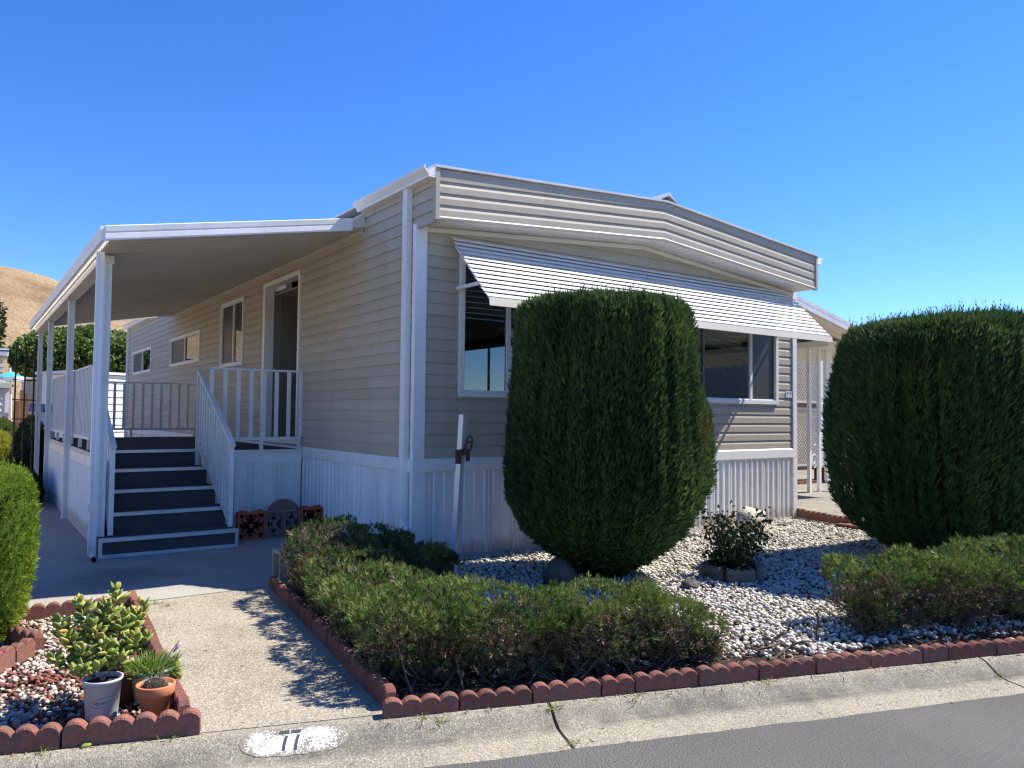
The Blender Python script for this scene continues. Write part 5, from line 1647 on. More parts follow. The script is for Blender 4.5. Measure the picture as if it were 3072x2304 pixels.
# jade plant: one object for every leaf
def jade_leaf_mesh():
    V, F = ICO2
    v = V.copy()
    z = v[:, 2] * 0.5 + 0.5                                  # along the leaf
    wd = 0.34 * np.sin(np.pi * np.clip(z, 0.02, 1) ** 1.25) ** 0.65 + 0.04
    v2 = np.column_stack([v[:, 0] * wd * 0.85, v[:, 1] * 0.13 + 0.10 * z * z, z])
    return raw_mesh('jade_leaf', v2, F, None, 'jade_leaf', True)
JL = jade_leaf_mesh()
def rot_to(d, spin):
    q = Vector(d).to_track_quat('Z', 'Y')
    from mathutils import Quaternion
    return (q @ Quaternion((0, 0, 1), spin)).to_euler()
def jade(label, c, tips, n_ros, seed):
    rnd = random.Random(seed)
    T = thing('jade_plant', c, label, 'plant')
    A, Bv = [], []
    for tx, ty, tz in tips:
        A.append(c); Bv.append((tx, ty, tz))
    stems(T, 'stem', A, Bv, 0.008, 'twig', 0.06, 6, 5)
    for a, b in zip(A, Bv):
        a, b = Vector(a), Vector(b)
        d = (b - a).normalized()
        for lvl in range(n_ros):
            p = b - d * (0.030 * lvl)
            if p.z < c[2] + 0.02: break
            s = 0.050 + 0.010 * lvl if lvl < 3 else 0.066
            off = rnd.random() * 6
            m = 3 if lvl == 0 else 4
            for k_ in range(m):
                az_ = off + 2 * math.pi * k_ / m
                el = (0.9, 0.55, 0.25, 0.05, -0.1)[min(lvl, 4)] + rnd.uniform(-0.2, 0.2)
                v = Vector((math.cos(az_) * math.cos(el), math.sin(az_) * math.cos(el), math.sin(el)))
                v = (v + d * 0.25).normalized()
                sc = s * rnd.uniform(0.8, 1.2)
                place('leaf', JL, T, p + v * 0.004, rot_to(v, rnd.uniform(-0.6, 0.6)), (sc, sc, sc))
jc = (-2.86, -2.30, 0.16)
tips = [(-2.98, -2.28, 0.50), (-2.87, -2.20, 0.43), (-2.80, -2.10, 0.50), (-2.72, -2.24, 0.40), (-3.04, -2.36, 0.36), (-3.10, -2.38, 0.29), (-2.93, -2.36, 0.40), (-2.80, -2.34, 0.42), (-2.98, -2.44, 0.31),
        (-2.88, -2.44, 0.33), (-2.76, -2.40, 0.33), (-3.07, -2.30, 0.42), (-2.68, -2.14, 0.42), (-2.92, -2.14, 0.36), (-3.0, -2.50, 0.25), (-2.83, -2.48, 0.27), (-2.70, -2.34, 0.31), (-2.86, -2.28, 0.46)]
jade('large spreading jade plant with plump olive leaves behind the grey pot', jc, tips, 4, 3)
jade('jade cutting with four fat leaves in the pale grey pot', (WP[0], WP[1], 0.165), [(WP[0] - 0.018, WP[1] - 0.02, 0.232), (WP[0] + 0.03, WP[1] - 0.008, 0.226)], 1, 5)
jade('small upright jade sprig at the back of the pebble bed', (-2.70, -1.62, 0.0), [(-2.70, -1.62, 0.20)], 3, 8)
jade('little succulent sprig leaning over the border by the walkway', (-2.59, -2.30, 0.05), [(-2.565, -2.31, 0.135), (-2.57, -2.36, 0.12)], 3, 9)

gt = thing('grassy_plant', (GP[0], GP[1], 0.14), 'fine-bladed bright green plant spilling from the pale green pot', 'plant')
n = 620
a = RNG.uniform(0, 2 * math.pi, n); r = 0.085 * np.sqrt(RNG.random(n))
P = np.column_stack([GP[0] + r * np.cos(a), GP[1] + r * np.sin(a), np.full(n, 0.142)])
D = np.column_stack([np.cos(a) * r * 9, np.sin(a) * r * 9, np.full(n, 0.75)]) + RNG.normal(0, 0.3, (n, 3))
D[:, 2] = np.maximum(D[:, 2], 0.15)
scatter_obj('blades', P, D, RNG.uniform(0.05, 0.115, n), BLADE[0] * np.array([1.3, 1, 1]), BLADE[1], np.clip(RNG.normal(0.5, 0.25, n), 0, 1), 'grass_blade', gt, (GP[0], GP[1], 0.14))
cs = thing('cactus', (TP[0], TP[1], 0.14), 'small round grey spiny cactus with one long flower stalk', 'cactus')
MB().lathe([(0.048, -0.012), (0.050, 0.012), (0.044, 0.030), (0.025, 0.040), (0.001, 0.043)], (TP[0] - 0.006, TP[1] + 0.005, 0.14), 20).build('cactus_body', 'core_brown', cs, smooth=True)
n = 520
u = RNG.random(n); a = RNG.uniform(0, 2 * math.pi, n)
rr = 0.05 * np.sqrt(1 - (u * 0.9) ** 2)
P = np.column_stack([TP[0] - 0.006 + rr * np.cos(a), TP[1] + 0.005 + rr * np.sin(a), 0.138 + 0.042 * u])
D = np.column_stack([np.cos(a) * 0.5, np.sin(a) * 0.5, 0.5 + u]) + RNG.normal(0, 0.25, (n, 3))
scatter_obj('spines', P, D, RNG.uniform(0.012, 0.022, n), BLADE[0] * np.array([1.2, 0.3, 1]), BLADE[1], RNG.random(n), 'cactus_spine', cs, (TP[0], TP[1], 0.14))
stk = MB().tube([(TP[0] + 0.015, TP[1], 0.15), (TP[0] + 0.020, TP[1], 0.21), (TP[0] + 0.048, TP[1] + 0.01, 0.27), (TP[0] + 0.10, TP[1] + 0.02, 0.335)], [0.0035, 0.003, 0.003, 0.002], 5)
stk.build('flower_stalk', 'twig', cs)
MB().tube([(TP[0] + 0.075, TP[1] + 0.015, 0.285), (TP[0] + 0.10, TP[1] + 0.02, 0.315), (TP[0] + 0.108, TP[1] + 0.02, 0.325)], [0.003, 0.009, 0.002], 7).build('flower_bud', 'petal', cs, smooth=True)
V, F = ICO2
wpb = bpy.data.objects.new('pebble', raw_mesh('pebble', V * np.array([0.011, 0.011, 0.010]), F, np.full(len(F), 0.1), 'pebble_white', True))
link(wpb, None, (TP[0] + 0.055, TP[1] - 0.018, 0.150)); tag(wpb, 'white pebble beside the cactus in the terracotta pot', 'pebble')
# fallen leaf on the kerb, twigs
fl = thing('fallen_leaf', st(-1.95, -3.545, 0.0), 'single fallen green jade leaf lying by the border', 'leaf')
place('leaf_blade', JL, fl, st(-1.97, -3.548, 0.004), rot_to((0.92, 0.35, 0.05), 0.3), (0.055, 0.055, 0.055))

# ================================================================== PAINTED HOUSE NUMBER ON THE KERB
def kerb_paint():
    prof = [(-3.545, -0.002), (-3.58, -0.006), (-3.615, -0.020), (-3.65, -0.043), (-3.68, -0.063), (-3.71, -0.074)]
    ln = [0.0]
    for i in range(len(prof) - 1):
        ln.append(ln[-1] + math.hypot(prof[i + 1][0] - prof[i][0], prof[i + 1][1] - prof[i][1]))
    tot = ln[-1]
    def on_kerb(s, v, lift):
        d = (1 - v) * tot                                    # v = 1 at the top of the kerb
        n_ = np.interp(d, ln, [p[0] for p in prof]); z = np.interp(d, ln, [p[1] for p in prof])
        return st(s, n_, z + lift)
    T = thing('painted_number', st(-1.11, -3.6, -0.03), 'house number 77 painted black on a white patch on the kerb', 'kerb number')
    sc, hw = -1.108, 0.235
    mb = MB()
    ns, nv = 40, 12
    rag = random.Random(4)
    ws = [rag.uniform(0.93, 1.03) for _ in range(ns + 1)]
    for i in range(ns + 1):
        t = -1 + 2 * i / ns
        hh_ = (1 - abs(t) ** 3.2) ** 0.5 * 0.43 * ws[i] + 0.01
        for j in range(nv + 1):
            v = 0.54 + hh_ * (-1 + 2 * j / nv)
            mb.v.append(on_kerb(sc + hw * t, v, 0.0022))
    for i in range(ns):
        for j in range(nv):
            a_ = i * (nv + 1) + j
            mb.f.append((a_, a_ + nv + 1, a_ + nv + 2, a_ + 1)); mb.mi.append(0)
    pw_ = mb.build('white_patch', 'worn_paint', T)
    wa = pw_.data.attributes.new('wear', 'FLOAT', 'POINT')
    vals = []
    for i in range(ns + 1):
        t = -1 + 2 * i / ns
        for j in range(nv + 1):
            e_ = abs(-1 + 2 * j / nv)
            vals.append(max(abs(t) ** 5, e_ ** 4) * 0.9 + 0.28 * max(0.0, 0.5 - j / nv) + 0.22 * max(0.0, t - 0.35))
    wa.data.foreach_set('value', vals)
    for k_, s0 in enumerate((-1.176, -1.126)):
        dg = MB()
        def strip(pts, w0):
            """quad strip in kerb coordinates (s, v)"""
            for i in range(len(pts) - 1):
                (s_a, v_a), (s_b, v_b) = pts[i], pts[i + 1]
                dg.add([on_kerb(s_a - w0, v_a, 0.0042), on_kerb(s_a + w0, v_a, 0.0042), on_kerb(s_b + w0, v_b, 0.0042), on_kerb(s_b - w0, v_b, 0.0042)], [(0, 1, 2, 3)])
        dg.add([on_kerb(s0, 0.80, 0.0042), on_kerb(s0 + 0.042, 0.80, 0.0042), on_kerb(s0 + 0.042, 0.70, 0.0042), on_kerb(s0, 0.70, 0.0042)], [(3, 2, 1, 0)])
        strip([(s0 + 0.031, 0.64), (s0 + 0.024, 0.50), (s0 + 0.019, 0.36), (s0 + 0.017, 0.24)], 0.0068)
        dg.build('digit', 'ink', T)
def worn_paint():
    m, n, b = base_mat('worn_paint')
    v = coords(n)
    k_ = ramp(n, [(0.46, (0.78, 0.78, 0.76)), (0.555, (0.72, 0.71, 0.67)), (0.60, (0.20, 0.182, 0.145))])
    f1 = noise(n, v, 9.0, 3.0); f2 = noise(n, v, 150.0, 2.0)
    ad = n.nodes.new('ShaderNodeMath'); ad.operation = 'MULTIPLY_ADD'
    ad.inputs[1].default_value = 0.55
    n.links.new(f1, ad.inputs[0])
    m2 = n.nodes.new('ShaderNodeMath'); m2.operation = 'MULTIPLY'; m2.inputs[1].default_value = 0.55
    n.links.new(f2, m2.inputs[0]); n.links.new(m2.outputs[0], ad.inputs[2])
    at_ = n.nodes.new('ShaderNodeAttribute'); at_.attribute_name = 'wear'
    aw_ = n.nodes.new('ShaderNodeMath'); aw_.operation = 'MULTIPLY_ADD'; aw_.inputs[1].default_value = 0.15
    n.links.new(at_.outputs['Fac'], aw_.inputs[0]); n.links.new(ad.outputs[0], aw_.inputs[2])
    n.links.new(aw_.outputs[0], k_.inputs[0])
    n.links.new(k_.outputs[0], b.inputs['Base Color'])
    b.inputs['Roughness'].default_value = 0.9
    bump(n, b, f2, 0.4, 0.003)
worn_paint()
kerb_paint()

# ================================================================== BEHIND THE PORCH
def trellis():
    T = thing('trellis', (-2.66, 8.8, 0), 'tall black iron garden trellis beside the rear porch post', 'trellis')
    A, B_ = Vector((-2.78, 8.70, 0)), Vector((-2.50, 9.02, 0))
    g = lambda u, z: tuple(A.lerp(B_, u) + Vector((0, 0, z)))
    for u in (0.0, 0.5, 1.0):
        MB().tube([g(u, 0.0), g(u, 2.52)], 0.013, 6).build('upright', 'black_iron', T)
    for z in (2.22, 1.90, 1.57, 1.25, 0.62, 0.30):
        MB().tube([g(-0.12, z), g(1.12, z)], 0.010, 6).build('crossbar', 'black_iron', T)
    d = [g(0.5, 1.19), g(1.0, 0.93), g(0.5, 0.68), g(0.0, 0.93), g(0.5, 1.19)]
    MB().tube(d, 0.010, 6).build('diamond', 'black_iron', T)
trellis()

def leafy_tree(name, label, c, trunk_h, blobs, n, leaf, matn, group=None, cat='tree'):
    T = thing(name, c, label, cat, group)
    P, D = [], []
    cm = MB()
    for (bx, by, bz, rx, ry, rz) in blobs:
        m = int(n * rx * rz / sum(b[3] * b[5] for b in blobs))
        v = RNG.normal(size=(m, 3)); v /= np.linalg.norm(v, axis=1, keepdims=True)
        rad = 1 - 0.22 * RNG.random(m) ** 1.3
        lump = 1 + 0.16 * (vnoise(v * 2.2 + bx, 1.3) - 0.5) * 2
        p = v * (rad * lump)[:, None] * np.array([rx, ry, rz]) + np.array([bx, by, bz])
        gap = vnoise(p + 2.2, 2.6) > 0.27
        P.append(p[gap]); D.append((v + RNG.normal(0, 0.6, v.shape))[gap])
        vv, ff = ICO2
        cm.add([(bx + q[0] * rx * 0.76, by + q[1] * ry * 0.76, bz + q[2] * rz * 0.76) for q in vv], [tuple(f) for f in ff])
    P, D = np.vstack(P), np.vstack(D)
    scatter_obj('crown', P, D, RNG.uniform(0.7, 1.3, len(P)) * leaf, LEAF[0] * np.array([1.25, 1, 1]), LEAF[1], np.clip(RNG.normal(0.5, 0.24, len(P)), 0, 1), matn, T, c)
    cm.build('light_block_core', 'core_green', T, smooth=True)  # dark solid added inside the crown to keep light from leaking
    tb = MB()
    top = (blobs[0][0], blobs[0][1], blobs[0][2])
    tb.tube([(c[0], c[1], c[2] - 0.1), (c[0] + 0.05, c[1], c[2] + trunk_h * 0.5), top], [0.11, 0.085, 0.05], 8)
    for b in blobs[1:]:
        tb.tube([(c[0] + 0.04, c[1], c[2] + trunk_h * 0.7), (b[0], b[1], b[2])], [0.06, 0.03], 6)
    tb.build('trunk', 'bark', T)
    return T
leafy_tree('lollipop_tree', 'rounded glossy-leaved tree seen through the porch posts', (-0.6, 26.0, -0.1), 2.4,
           [(-0.75, 26.0, 3.42, 1.45, 1.3, 0.92), (0.35, 26.2, 3.72, 1.0, 1.0, 0.85), (-1.35, 25.8, 3.25, 0.9, 0.9, 0.72)], 9000, 0.13, 'tree_leaf', 'trees behind the porch')
leafy_tree('lollipop_tree', 'rounded glossy-leaved tree beside the far corner of the home', (1.35, 24.6, -0.1), 2.2,
           [(1.25, 24.6, 3.30, 1.05, 1.0, 0.95), (0.9, 24.5, 2.75, 0.7, 0.7, 0.6)], 5000, 0.12, 'tree_leaf', 'trees behind the porch')
leafy_tree('evergreen_tree', 'dark evergreen just showing at the picture edge below the hill', (-3.3, 30.0, -0.1), 3.0, [(-3.2, 30.0, 4.7, 0.95, 1.0, 1.35)], 3000, 0.14, 'dark_shrub')

def lap_wall(parent, a, b, z0, z1, n, matn, name='siding_plank', depth=0.02):
    """plain lapped boards from a to b (xy); facing to the right of a->b"""
    a, b = Vector((*a, 0)), Vector((*b, 0))
    d = (b - a).normalized()
    out = Vector((d.y, -d.x, 0))
    h = (z1 - z0) / n
    for k in range(n):
        z = z0 + k * h
        MB().sweep([(-0.02, z), (depth, z), (0.002, z + h), (-0.02, z + h)], a, b, out, (0, 0, 1)).build(name, matn, parent, recalc=True)

def neighbours_left():
    # white lapped cabin seen under the porch roof behind the rear railing
    C = thing('white_cabin', (1.0, 21.0, 0), 'bright white lapped-board cabin seen through the rear porch railing', 'house')
    A, B_ = (-0.7, 20.0), (2.6, 21.6)
    w = MB().hexa([(A[0], A[1], -0.1), (B_[0], B_[1], -0.1), (1.8, 23.4, -0.1), (-1.5, 21.8, -0.1), (A[0], A[1], 2.5), (B_[0], B_[1], 2.5), (1.8, 23.4, 2.5), (-1.5, 21.8, 2.5)]).build('wall', 'neighbour_white', C)
    lap_wall(w, (A[0], A[1] - 0.03), (B_[0], B_[1] - 0.03), 0.1, 2.5, 11, 'neighbour_white', depth=0.045)
    MB().hexa([(-0.9, 19.8, 2.52), (2.8, 21.5, 2.52), (1.9, 23.6, 2.52), (-1.7, 22.0, 2.52), (-0.9, 19.8, 2.60), (2.8, 21.5, 2.60), (1.9, 23.6, 2.60), (-1.7, 22.0, 2.60)]).build('roof', 'roof_metal', C)
    N = thing('neighbour_home', (-5.2, 26.0, 0), 'low beige neighbouring home with white roof edge left of the porch', 'house')
    w = MB().box((-9.0, 25.0, -0.1), (-2.42, 31.0, 3.22)).build('wall', 'neighbour_beige', N)
    lap_wall(w, (-9.0, 24.97), (-2.42, 24.97), 0.1, 3.2, 18, 'neighbour_beige')
    MB().box((-9.3, 24.6, 3.23), (-2.30, 31.3, 3.30)).box((-9.3, 24.55, 3.30), (-2.30, 24.65, 3.46)).build('roof', 'neighbour_white', N)
    MB().box((-9.3, 24.5, 3.36), (-2.30, 24.548, 3.41)).build('roof_stripe', 'plastic_blue', N)
    G = thing('beige_shed', (-1.5, 22.5, 0), 'pale beige lapped shed below the rounded tree', 'shed')
    w = MB().box((-1.92, 22.0, -0.1), (-0.95, 24.2, 2.35)).build('wall', 'neighbour_beige', G)
    lap_wall(w, (-1.92, 21.97), (-0.95, 21.97), 0.1, 2.35, 14, 'neighbour_beige')
    MB().box((-2.0, 21.92, -0.1), (-1.91, 22.02, 2.35)).build('corner_board', 'neighbour_white', G)
    MB().box((-2.1, 21.8, 2.36), (-0.8, 24.4, 2.42)).build('roof', 'roof_metal', G)
    S = thing('garden_shed', (-3.3, 17.0, 0), 'small white lapped-board shed at the picture edge', 'shed')
    w = MB().box((-4.4, 16.02, -0.1), (-2.62, 18.0, 1.96)).build('wall', 'neighbour_beige', S)
    lap_wall(w, (-4.4, 16.0), (-2.66, 16.0), 0.05, 1.95, 13, 'neighbour_white', depth=0.03)
    MB().box((-2.66, 15.96, -0.1), (-2.58, 16.03, 1.95)).build('corner_board', 'neighbour_white', S)
    MB().hexa([(-4.5, 15.8, 1.97), (-2.5, 15.8, 1.97), (-2.5, 18.2, 1.97), (-4.5, 18.2, 1.97), (-4.5, 15.8, 2.01), (-2.5, 15.8, 2.01), (-2.5, 18.2, 2.01), (-4.5, 18.2, 2.01)]).build('roof', 'roof_shingle', S)
    def umbrella(label, c, h, r, drop, tilt, cloth):
        T = thing('patio_umbrella', c, label, 'umbrella')
        top = Vector(c) + Vector((tilt * h, 0, h))
        MB().tube([c, tuple(top + Vector((tilt * 0.1, 0, 0.12)))], 0.022, 6).build('pole', 'white_paint', T)
        mb = MB()
        n_ = 8
        mb.v.append(tuple(top))
        for k_ in range(n_):
            a_ = 2 * math.pi * k_ / n_ + 0.3
            mb.v.append((top.x + r * math.cos(a_), top.y + r * math.sin(a_), top.z - drop - tilt * r * math.cos(a_) * 0.7))
        for k_ in range(n_):
            mb.f.append((0, 1 + k_, 1 + (k_ + 1) % n_)); mb.mi.append(0)
        mb.build('canopy', cloth, T)
        vl = MB()
        for k_ in range(n_):
            p, q_ = mb.v[1 + k_], mb.v[1 + (k_ + 1) % n_]
            vl.add([p, q_, (q_[0], q_[1], q_[2] - 0.12), (p[0], p[1], p[2] - 0.12)], [(0, 1, 2, 3)])
        vl.build('valance', 'neighbour_white' if cloth == 'cloth_teal' else cloth, T)
    umbrella('teal patio umbrella with white valance beyond the trellis', (-2.36, 19.0, 0), 2.45, 0.36, 0.14, -0.04, 'cloth_teal')
    umbrella('grey patio umbrella drooping over the lapped shed', (-2.95, 15.0, 0), 2.16, 0.40, 0.14, 0.0, 'cloth_grey')
    bn = thing('covered_bin', (-2.0, 15.2, 0), 'white bin with a dark blue cover half hidden behind the porch post', 'bin')
    MB().hexa([(-2.15, 15.0, 0.0), (-1.72, 15.0, 0.0), (-1.72, 15.5, 0.0), (-2.15, 15.5, 0.0), (-2.18, 14.96, 1.36), (-1.68, 14.96, 1.36), (-1.68, 15.54, 1.36), (-2.18, 15.54, 1.36)]).build('bin_body', 'neighbour_white', bn)
    MB().hexa([(-2.19, 14.94, 1.361), (-1.67, 14.94, 1.361), (-1.67, 15.56, 1.361), (-2.19, 15.56, 1.361), (-2.16, 14.98, 1.55), (-1.70, 14.98, 1.53), (-1.70, 15.5, 1.55), (-2.16, 15.5, 1.56)]).build('bin_cover', 'plastic_blue', bn)
    bd = thing('timber_boards', (-2.32, 15.8, 0), 'upright brown timber boards behind the trellis', 'boards')
    for k_, (x_, h_) in enumerate(((-2.41, 1.62), (-2.32, 1.88), (-2.23, 1.80))):
        MB().box((x_ - 0.042, 15.8 + 0.02 * k_, 0), (x_ + 0.042, 15.83 + 0.02 * k_, h_)).build('board', 'wood', bd)
neighbours_left()

def mound_shrub(label, c, rx, ry, h, n, size, matn, core_m, group=None):
    conifer('mounded_shrub', label, 'shrub', c, [(0.0, 0.85), (h * 0.3, 1.0), (h * 0.6, 0.9), (h * 0.85, 0.6), (h, 0.05)], rx, ry, 0.0, n, size, matn, 2.0, plume=0.10, pk=7.0, up=0.5, core_m=core_m, tmpl=TUFT, lumps=0.10, group=group)
mound_shrub('golden yellow shrub in sun left of the trellis', (-2.98, 13.4, 0.0), 0.60, 0.8, 1.00, 6500, 0.085, 'gold_shrub', 'core_bright')
mound_shrub('dark green shrub in shade under the trellis', (-2.72, 7.4, 0.0), 0.30, 1.2, 0.50, 3000, 0.07, 'dark_shrub', 'core_green')
mound_shrub('dull green bush behind the golden shrub', (-2.75, 14.9, 0.0), 0.5, 0.6, 1.22, 3500, 0.09, 'tree_leaf', 'core_green')
mound_shrub('dark leafy bush at the rear of the deck', (-2.35, 11.8, 0.0), 0.32, 0.7, 1.3, 2600, 0.08, 'dark_shrub', 'core_green')

def bounce_neighbour():  # unseen home out of frame, added so its sunlit wall bounces warm light
    N = thing('bounce_neighbour_home', (-12.5, 8.0, 0), 'long beige unseen home added for warm bounce light, mirrored in the porch windows', 'house')
    w = MB().box((-17.0, 2.5, -0.13), (-9.0, 18.0, 3.3)).build('wall', 'neighbour_beige', N)
    lap_wall(w, (-8.98, 2.5), (-8.98, 18.0), 0.8, 3.3, 20, 'neighbour_beige')
    MB().box((-17.4, 2.2, 3.3), (-8.6, 18.3, 3.5)).build('roof', 'neighbour_white', N)
    for y in (4.5, 9.0, 13.5):
        MB().box((-8.97, y, 1.6), (-8.93, y + 1.8, 2.7)).build('window', 'glass_dark', N)
bounce_neighbour()

# ================================================================== RIGHT OF THE HOME
def carport():
    T = thing('carport', (8.5, 3.0, 0), 'white carport with sloping roof and scroll post right of the home', 'carport')
    y0, y1 = 1.0, 9.0
    zz = lambda x: 3.70 - 0.215 * (x - 5.98)
    MB().hexa([(5.98, y0 + 0.03, zz(5.98) - 0.06), (10.9, y0 + 0.03, zz(10.9) - 0.06), (10.9, y1, zz(10.9) - 0.06), (5.98, y1, zz(5.98) - 0.06),
               (5.98, y0 + 0.03, zz(5.98) - 0.02), (10.9, y0 + 0.03, zz(10.9) - 0.02), (10.9, y1, zz(10.9) - 0.02), (5.98, y1, zz(5.98) - 0.02)]).build('carport_roof', 'soffit_paint', T)
    for i in range(26):
        y = y0 + 0.15 + i * 0.30
        MB().hexa([(5.98, y, zz(5.98) - 0.10), (10.88, y, zz(10.88) - 0.10), (10.88, y + 0.05, zz(10.88) - 0.10), (5.98, y + 0.05, zz(5.98) - 0.10),
                   (5.98, y, zz(5.98) - 0.062), (10.88, y, zz(10.88) - 0.062), (10.88, y + 0.05, zz(10.88) - 0.062), (5.98, y + 0.05, zz(5.98) - 0.062)]).build('roof_rib', 'soffit_paint', T)
    fp = [(0.0, -0.150), (-0.03, -0.150), (-0.034, -0.08), (-0.028, -0.07), (-0.036, -0.06), (-0.04, 0.0), (0.0, 0.0)]
    MB().sweep(fp, (5.98, y0 + 0.03, zz(5.98)), (10.92, y0 + 0.03, zz(10.92)), (0, 1, 0), (0, 0, 1)).build('roof_fascia', 'white_metal', T, recalc=True)
    MB().box((9.3, y0 + 0.6, zz(9.6) - 0.22), (10.2, y1, zz(9.6) - 0.11)).build('beam', 'soffit_paint', T)
    for x in (9.455, 9.765):
        MB().box((x - 0.030, 2.07, 0.0), (x + 0.030, 2.13, zz(9.6) - 0.22)).build('scroll_post_leg', 'white_paint', T)
    for k in range(6):
        z0 = 0.45 + k * 0.42
        s = 1 if k % 2 else -1
        pts = []
        for i in range(16):
            u = i / 15.0
            a = -math.pi / 2 + s * u * 2.6 * math.pi
            r = 0.115 * (1 - 0.75 * u)
            pts.append((9.61 + r * math.cos(a) * s, 2.10, z0 + 0.16 + r * math.sin(a) * 1.3))
        MB().tube(pts, 0.010, 5).build('scroll', 'white_paint', T)
    pr = [(-0.085, -0.03), (-0.03, -0.03), (-0.025, -0.022), (0.025, -0.022), (0.03, -0.03), (0.085, -0.03), (0.085, 0.03), (-0.085, 0.03)]
    MB().sweep(pr, (10.02, 2.07, 0.22), (10.02, 2.07, 2.75), (1, 0, 0), (0, 1, 0)).build('downspout', 'white_paint', T, recalc=True)
    e = MB()
    e.bar((10.02, 2.07, 0.26), (10.05, 2.04, 0.14), 0.16, 0.07, (0, 1, 0)).bar((10.05, 2.04, 0.15), (10.20, 1.95, 0.06), 0.07, 0.12, (0, 0, 1))
    e.build('elbow', 'white_paint', T)
    # lattice screen
    L = thing('lattice_screen', (12.0, 3.6, 0), 'white diagonal lattice screen on posts behind the scroll post', 'lattice')
    x0, x1, y = 10.7, 13.6, 3.60
    def panel(z0, z1, name):
        w = MB().box((x0, y - 0.012, z0), (x1, y + 0.02, z0 + 0.05)).box((x0, y - 0.012, z1 - 0.05), (x1, y + 0.02, z1)).build(name, 'lattice_paint', L)
        h = z1 - z0
        n = int((x1 - x0 + h) / 0.088)
        for sgn in (1, -1):
            for i in range(n):
                c = x0 + (i + 0.5) * (x1 - x0 + h) / n - (h if sgn > 0 else 0)
                # strip from (c, z0) to (c + sgn*h, z1), clipped to x0..x1
                p, q_ = (c, z0), (c + sgn * h, z1)
                def clip(p, q_):
                    t0, t1 = 0.0, 1.0
                    dx = q_[0] - p[0]
                    for bound, s in ((x0, 1), (x1, -1)):
                        a = s * (p[0] - bound); b = s * (q_[0] - bound)
                        if a < 0 and b < 0: return None
                        if a < 0: t0 = max(t0, a / (a - b))
                        if b < 0: t1 = min(t1, a / (a - b))
                    if t1 - t0 < 0.01: return None
                    return [(p[0] + dx * t, p[1] + (q_[1] - p[1]) * t) for t in (t0, t1)]
                r = clip(p, q_)
                if r:
                    MB().bar((r[0][0], y + (0.004 if sgn > 0 else 0.012), r[0][1]), (r[1][0], y + (0.004 if sgn > 0 else 0.012), r[1][1]), 0.006, 0.040, (0, 1, 0)).build('lattice_strip', 'lattice_paint', w)
    panel(0.34, 1.62, 'lattice_panel')
    panel(1.72, 3.05, 'lattice_panel')
    MB().box((x0, y - 0.03, 1.625), (x1, y + 0.03, 1.715)).build('dark_rail', 'dark_wood', L)
    MB().box((x0, y - 0.03, 0.26), (x1, y + 0.03, 0.335)).build('dark_rail', 'dark_wood', L)
    for x in (x0, 12.15, x1):
        MB().box((x - 0.04, y - 0.04, 0), (x + 0.04, y + 0.045, 3.1)).build('lattice_post', 'neighbour_white', L)
    R = thing('brick_planter', (12.2, 3.3, 0), 'low dark red planter box under the lattice screen', 'planter')
    MB().box((11.75, 3.15, 0.0), (13.6, 3.5, 0.28)).build('planter_wall', 'planter_red', R)
    MB().box((11.70, 3.10, 0.28), (13.65, 3.55, 0.32)).build('planter_coping', 'dark_wood', R)
    RR = thing('brick_kerb', (11.2, 3.3, 0), 'short row of loose red bricks on the concrete under the lattice', 'bricks')
    bm_ = MB().box((-0.09, -0.045, 0), (0.09, 0.045, 0.06)).mesh('brick', 'brick_red')
    for i in range(5):
        place('brick', bm_, RR, (10.9 + i * 0.195, 3.28, 0.0), (0, 0, random.uniform(-0.06, 0.06)))
    # neighbour's home beyond
    N = thing('neighbour_home', (19.0, 11.0, 0), 'grey neighbouring home glimpsed between the lattice and the clipped hedge', 'house')
    w = MB().box((11.0, 6.6, 0.0), (19.0, 10.5, 3.1)).build('wall', 'neighbour_grey', N)
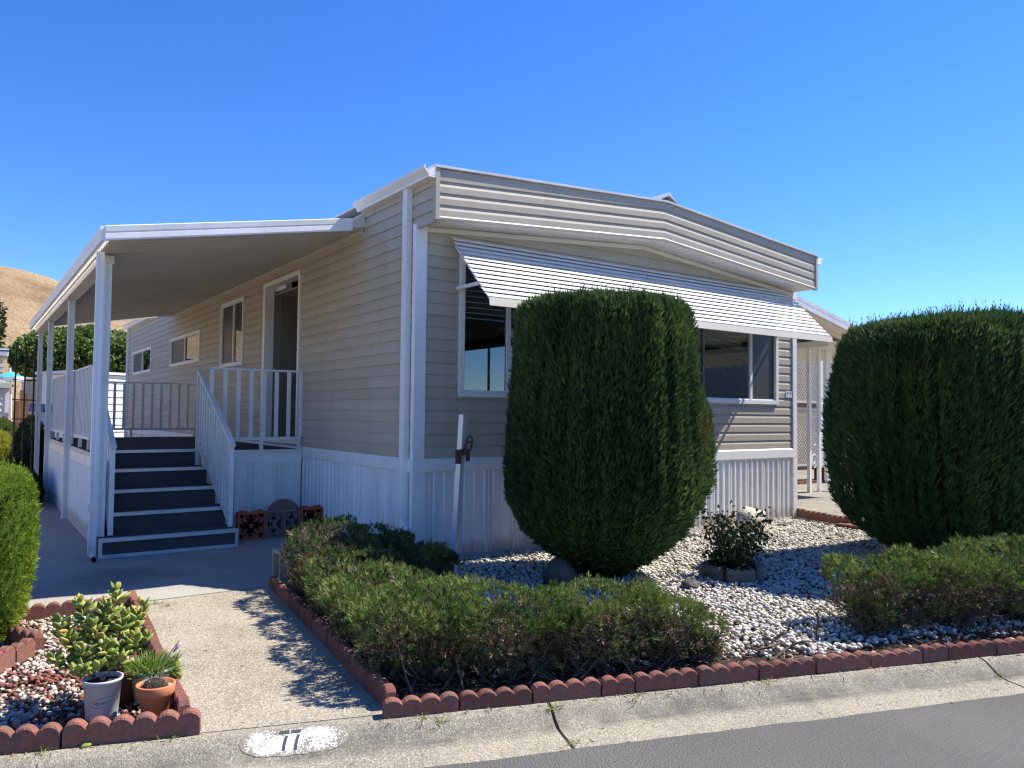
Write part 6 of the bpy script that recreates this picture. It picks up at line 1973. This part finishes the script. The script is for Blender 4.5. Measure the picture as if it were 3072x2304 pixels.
    lap_wall(w, (11.0, 6.57), (19.0, 6.57), 0.5, 3.1, 18, 'neighbour_grey')
    MB().box((10.6, 6.2, 3.1), (19.6, 10.9, 3.32)).build('roof', 'neighbour_white', N)
    MB().box((15.7, 6.53, 1.95), (17.6, 6.56, 2.95)).build('window', 'glass_dark', N)
    MB().box((15.5, 6.50, 1.80), (17.8, 6.55, 1.92)).build('window_sill', 'neighbour_white', N)
carport()

# ================================================================== ACROSS THE STREET (mirrored in the window glass)
def across():
    N = thing('opposite_home', st(19, -44, 0), 'low beige home across the road mirrored in the window glass', 'house')
    def b(a, z0, z1, m, name, inset=0.0):
        s0, s1, n0, n1 = a
        MB().hexa([st(s0, n0, z0), st(s1, n0, z0), st(s1, n1, z0), st(s0, n1, z0), st(s0, n0, z1), st(s1, n0, z1), st(s1, n1, z1), st(s0, n1, z1)]).build(name, m, N)
    b((8, 30, -48, -41), -0.1, 2.9, 'neighbour_beige', 'wall')
    MB().add([st(7.5, -40.4, 2.9), st(30.5, -40.4, 2.9), st(30.5, -48.6, 2.9), st(7.5, -48.6, 2.9), st(7.5, -44.5, 4.2), st(30.5, -44.5, 4.2)], [(0, 1, 5, 4), (2, 3, 4, 5), (1, 2, 5), (3, 0, 4), (3, 2, 1, 0)]).build('roof', 'roof_shingle', N, recalc=True)
    p = (31.0, -22.0, 0)
    leafy_tree('shade_tree', 'tall leafy tree across the road mirrored in the window glass', p, 4.0, [(p[0], p[1], 6.2, 3.4, 3.0, 3.0), (p[0] - 2.4, p[1] + 0.5, 4.2, 2.2, 2.0, 1.8), (p[0] + 2.5, p[1] - 0.4, 4.4, 2.2, 2.0, 1.9)], 7000, 0.34, 'dark_shrub', None)
    p = (40.0, -23.0, 0)
    leafy_tree('shade_tree', 'lower bushy tree across the road mirrored in the window glass', p, 2.5, [(p[0], p[1], 3.8, 3.0, 2.6, 2.4), (p[0] + 3.4, p[1] + 0.5, 3.0, 2.4, 2.0, 2.0)], 5000, 0.34, 'dark_shrub', None)
across()
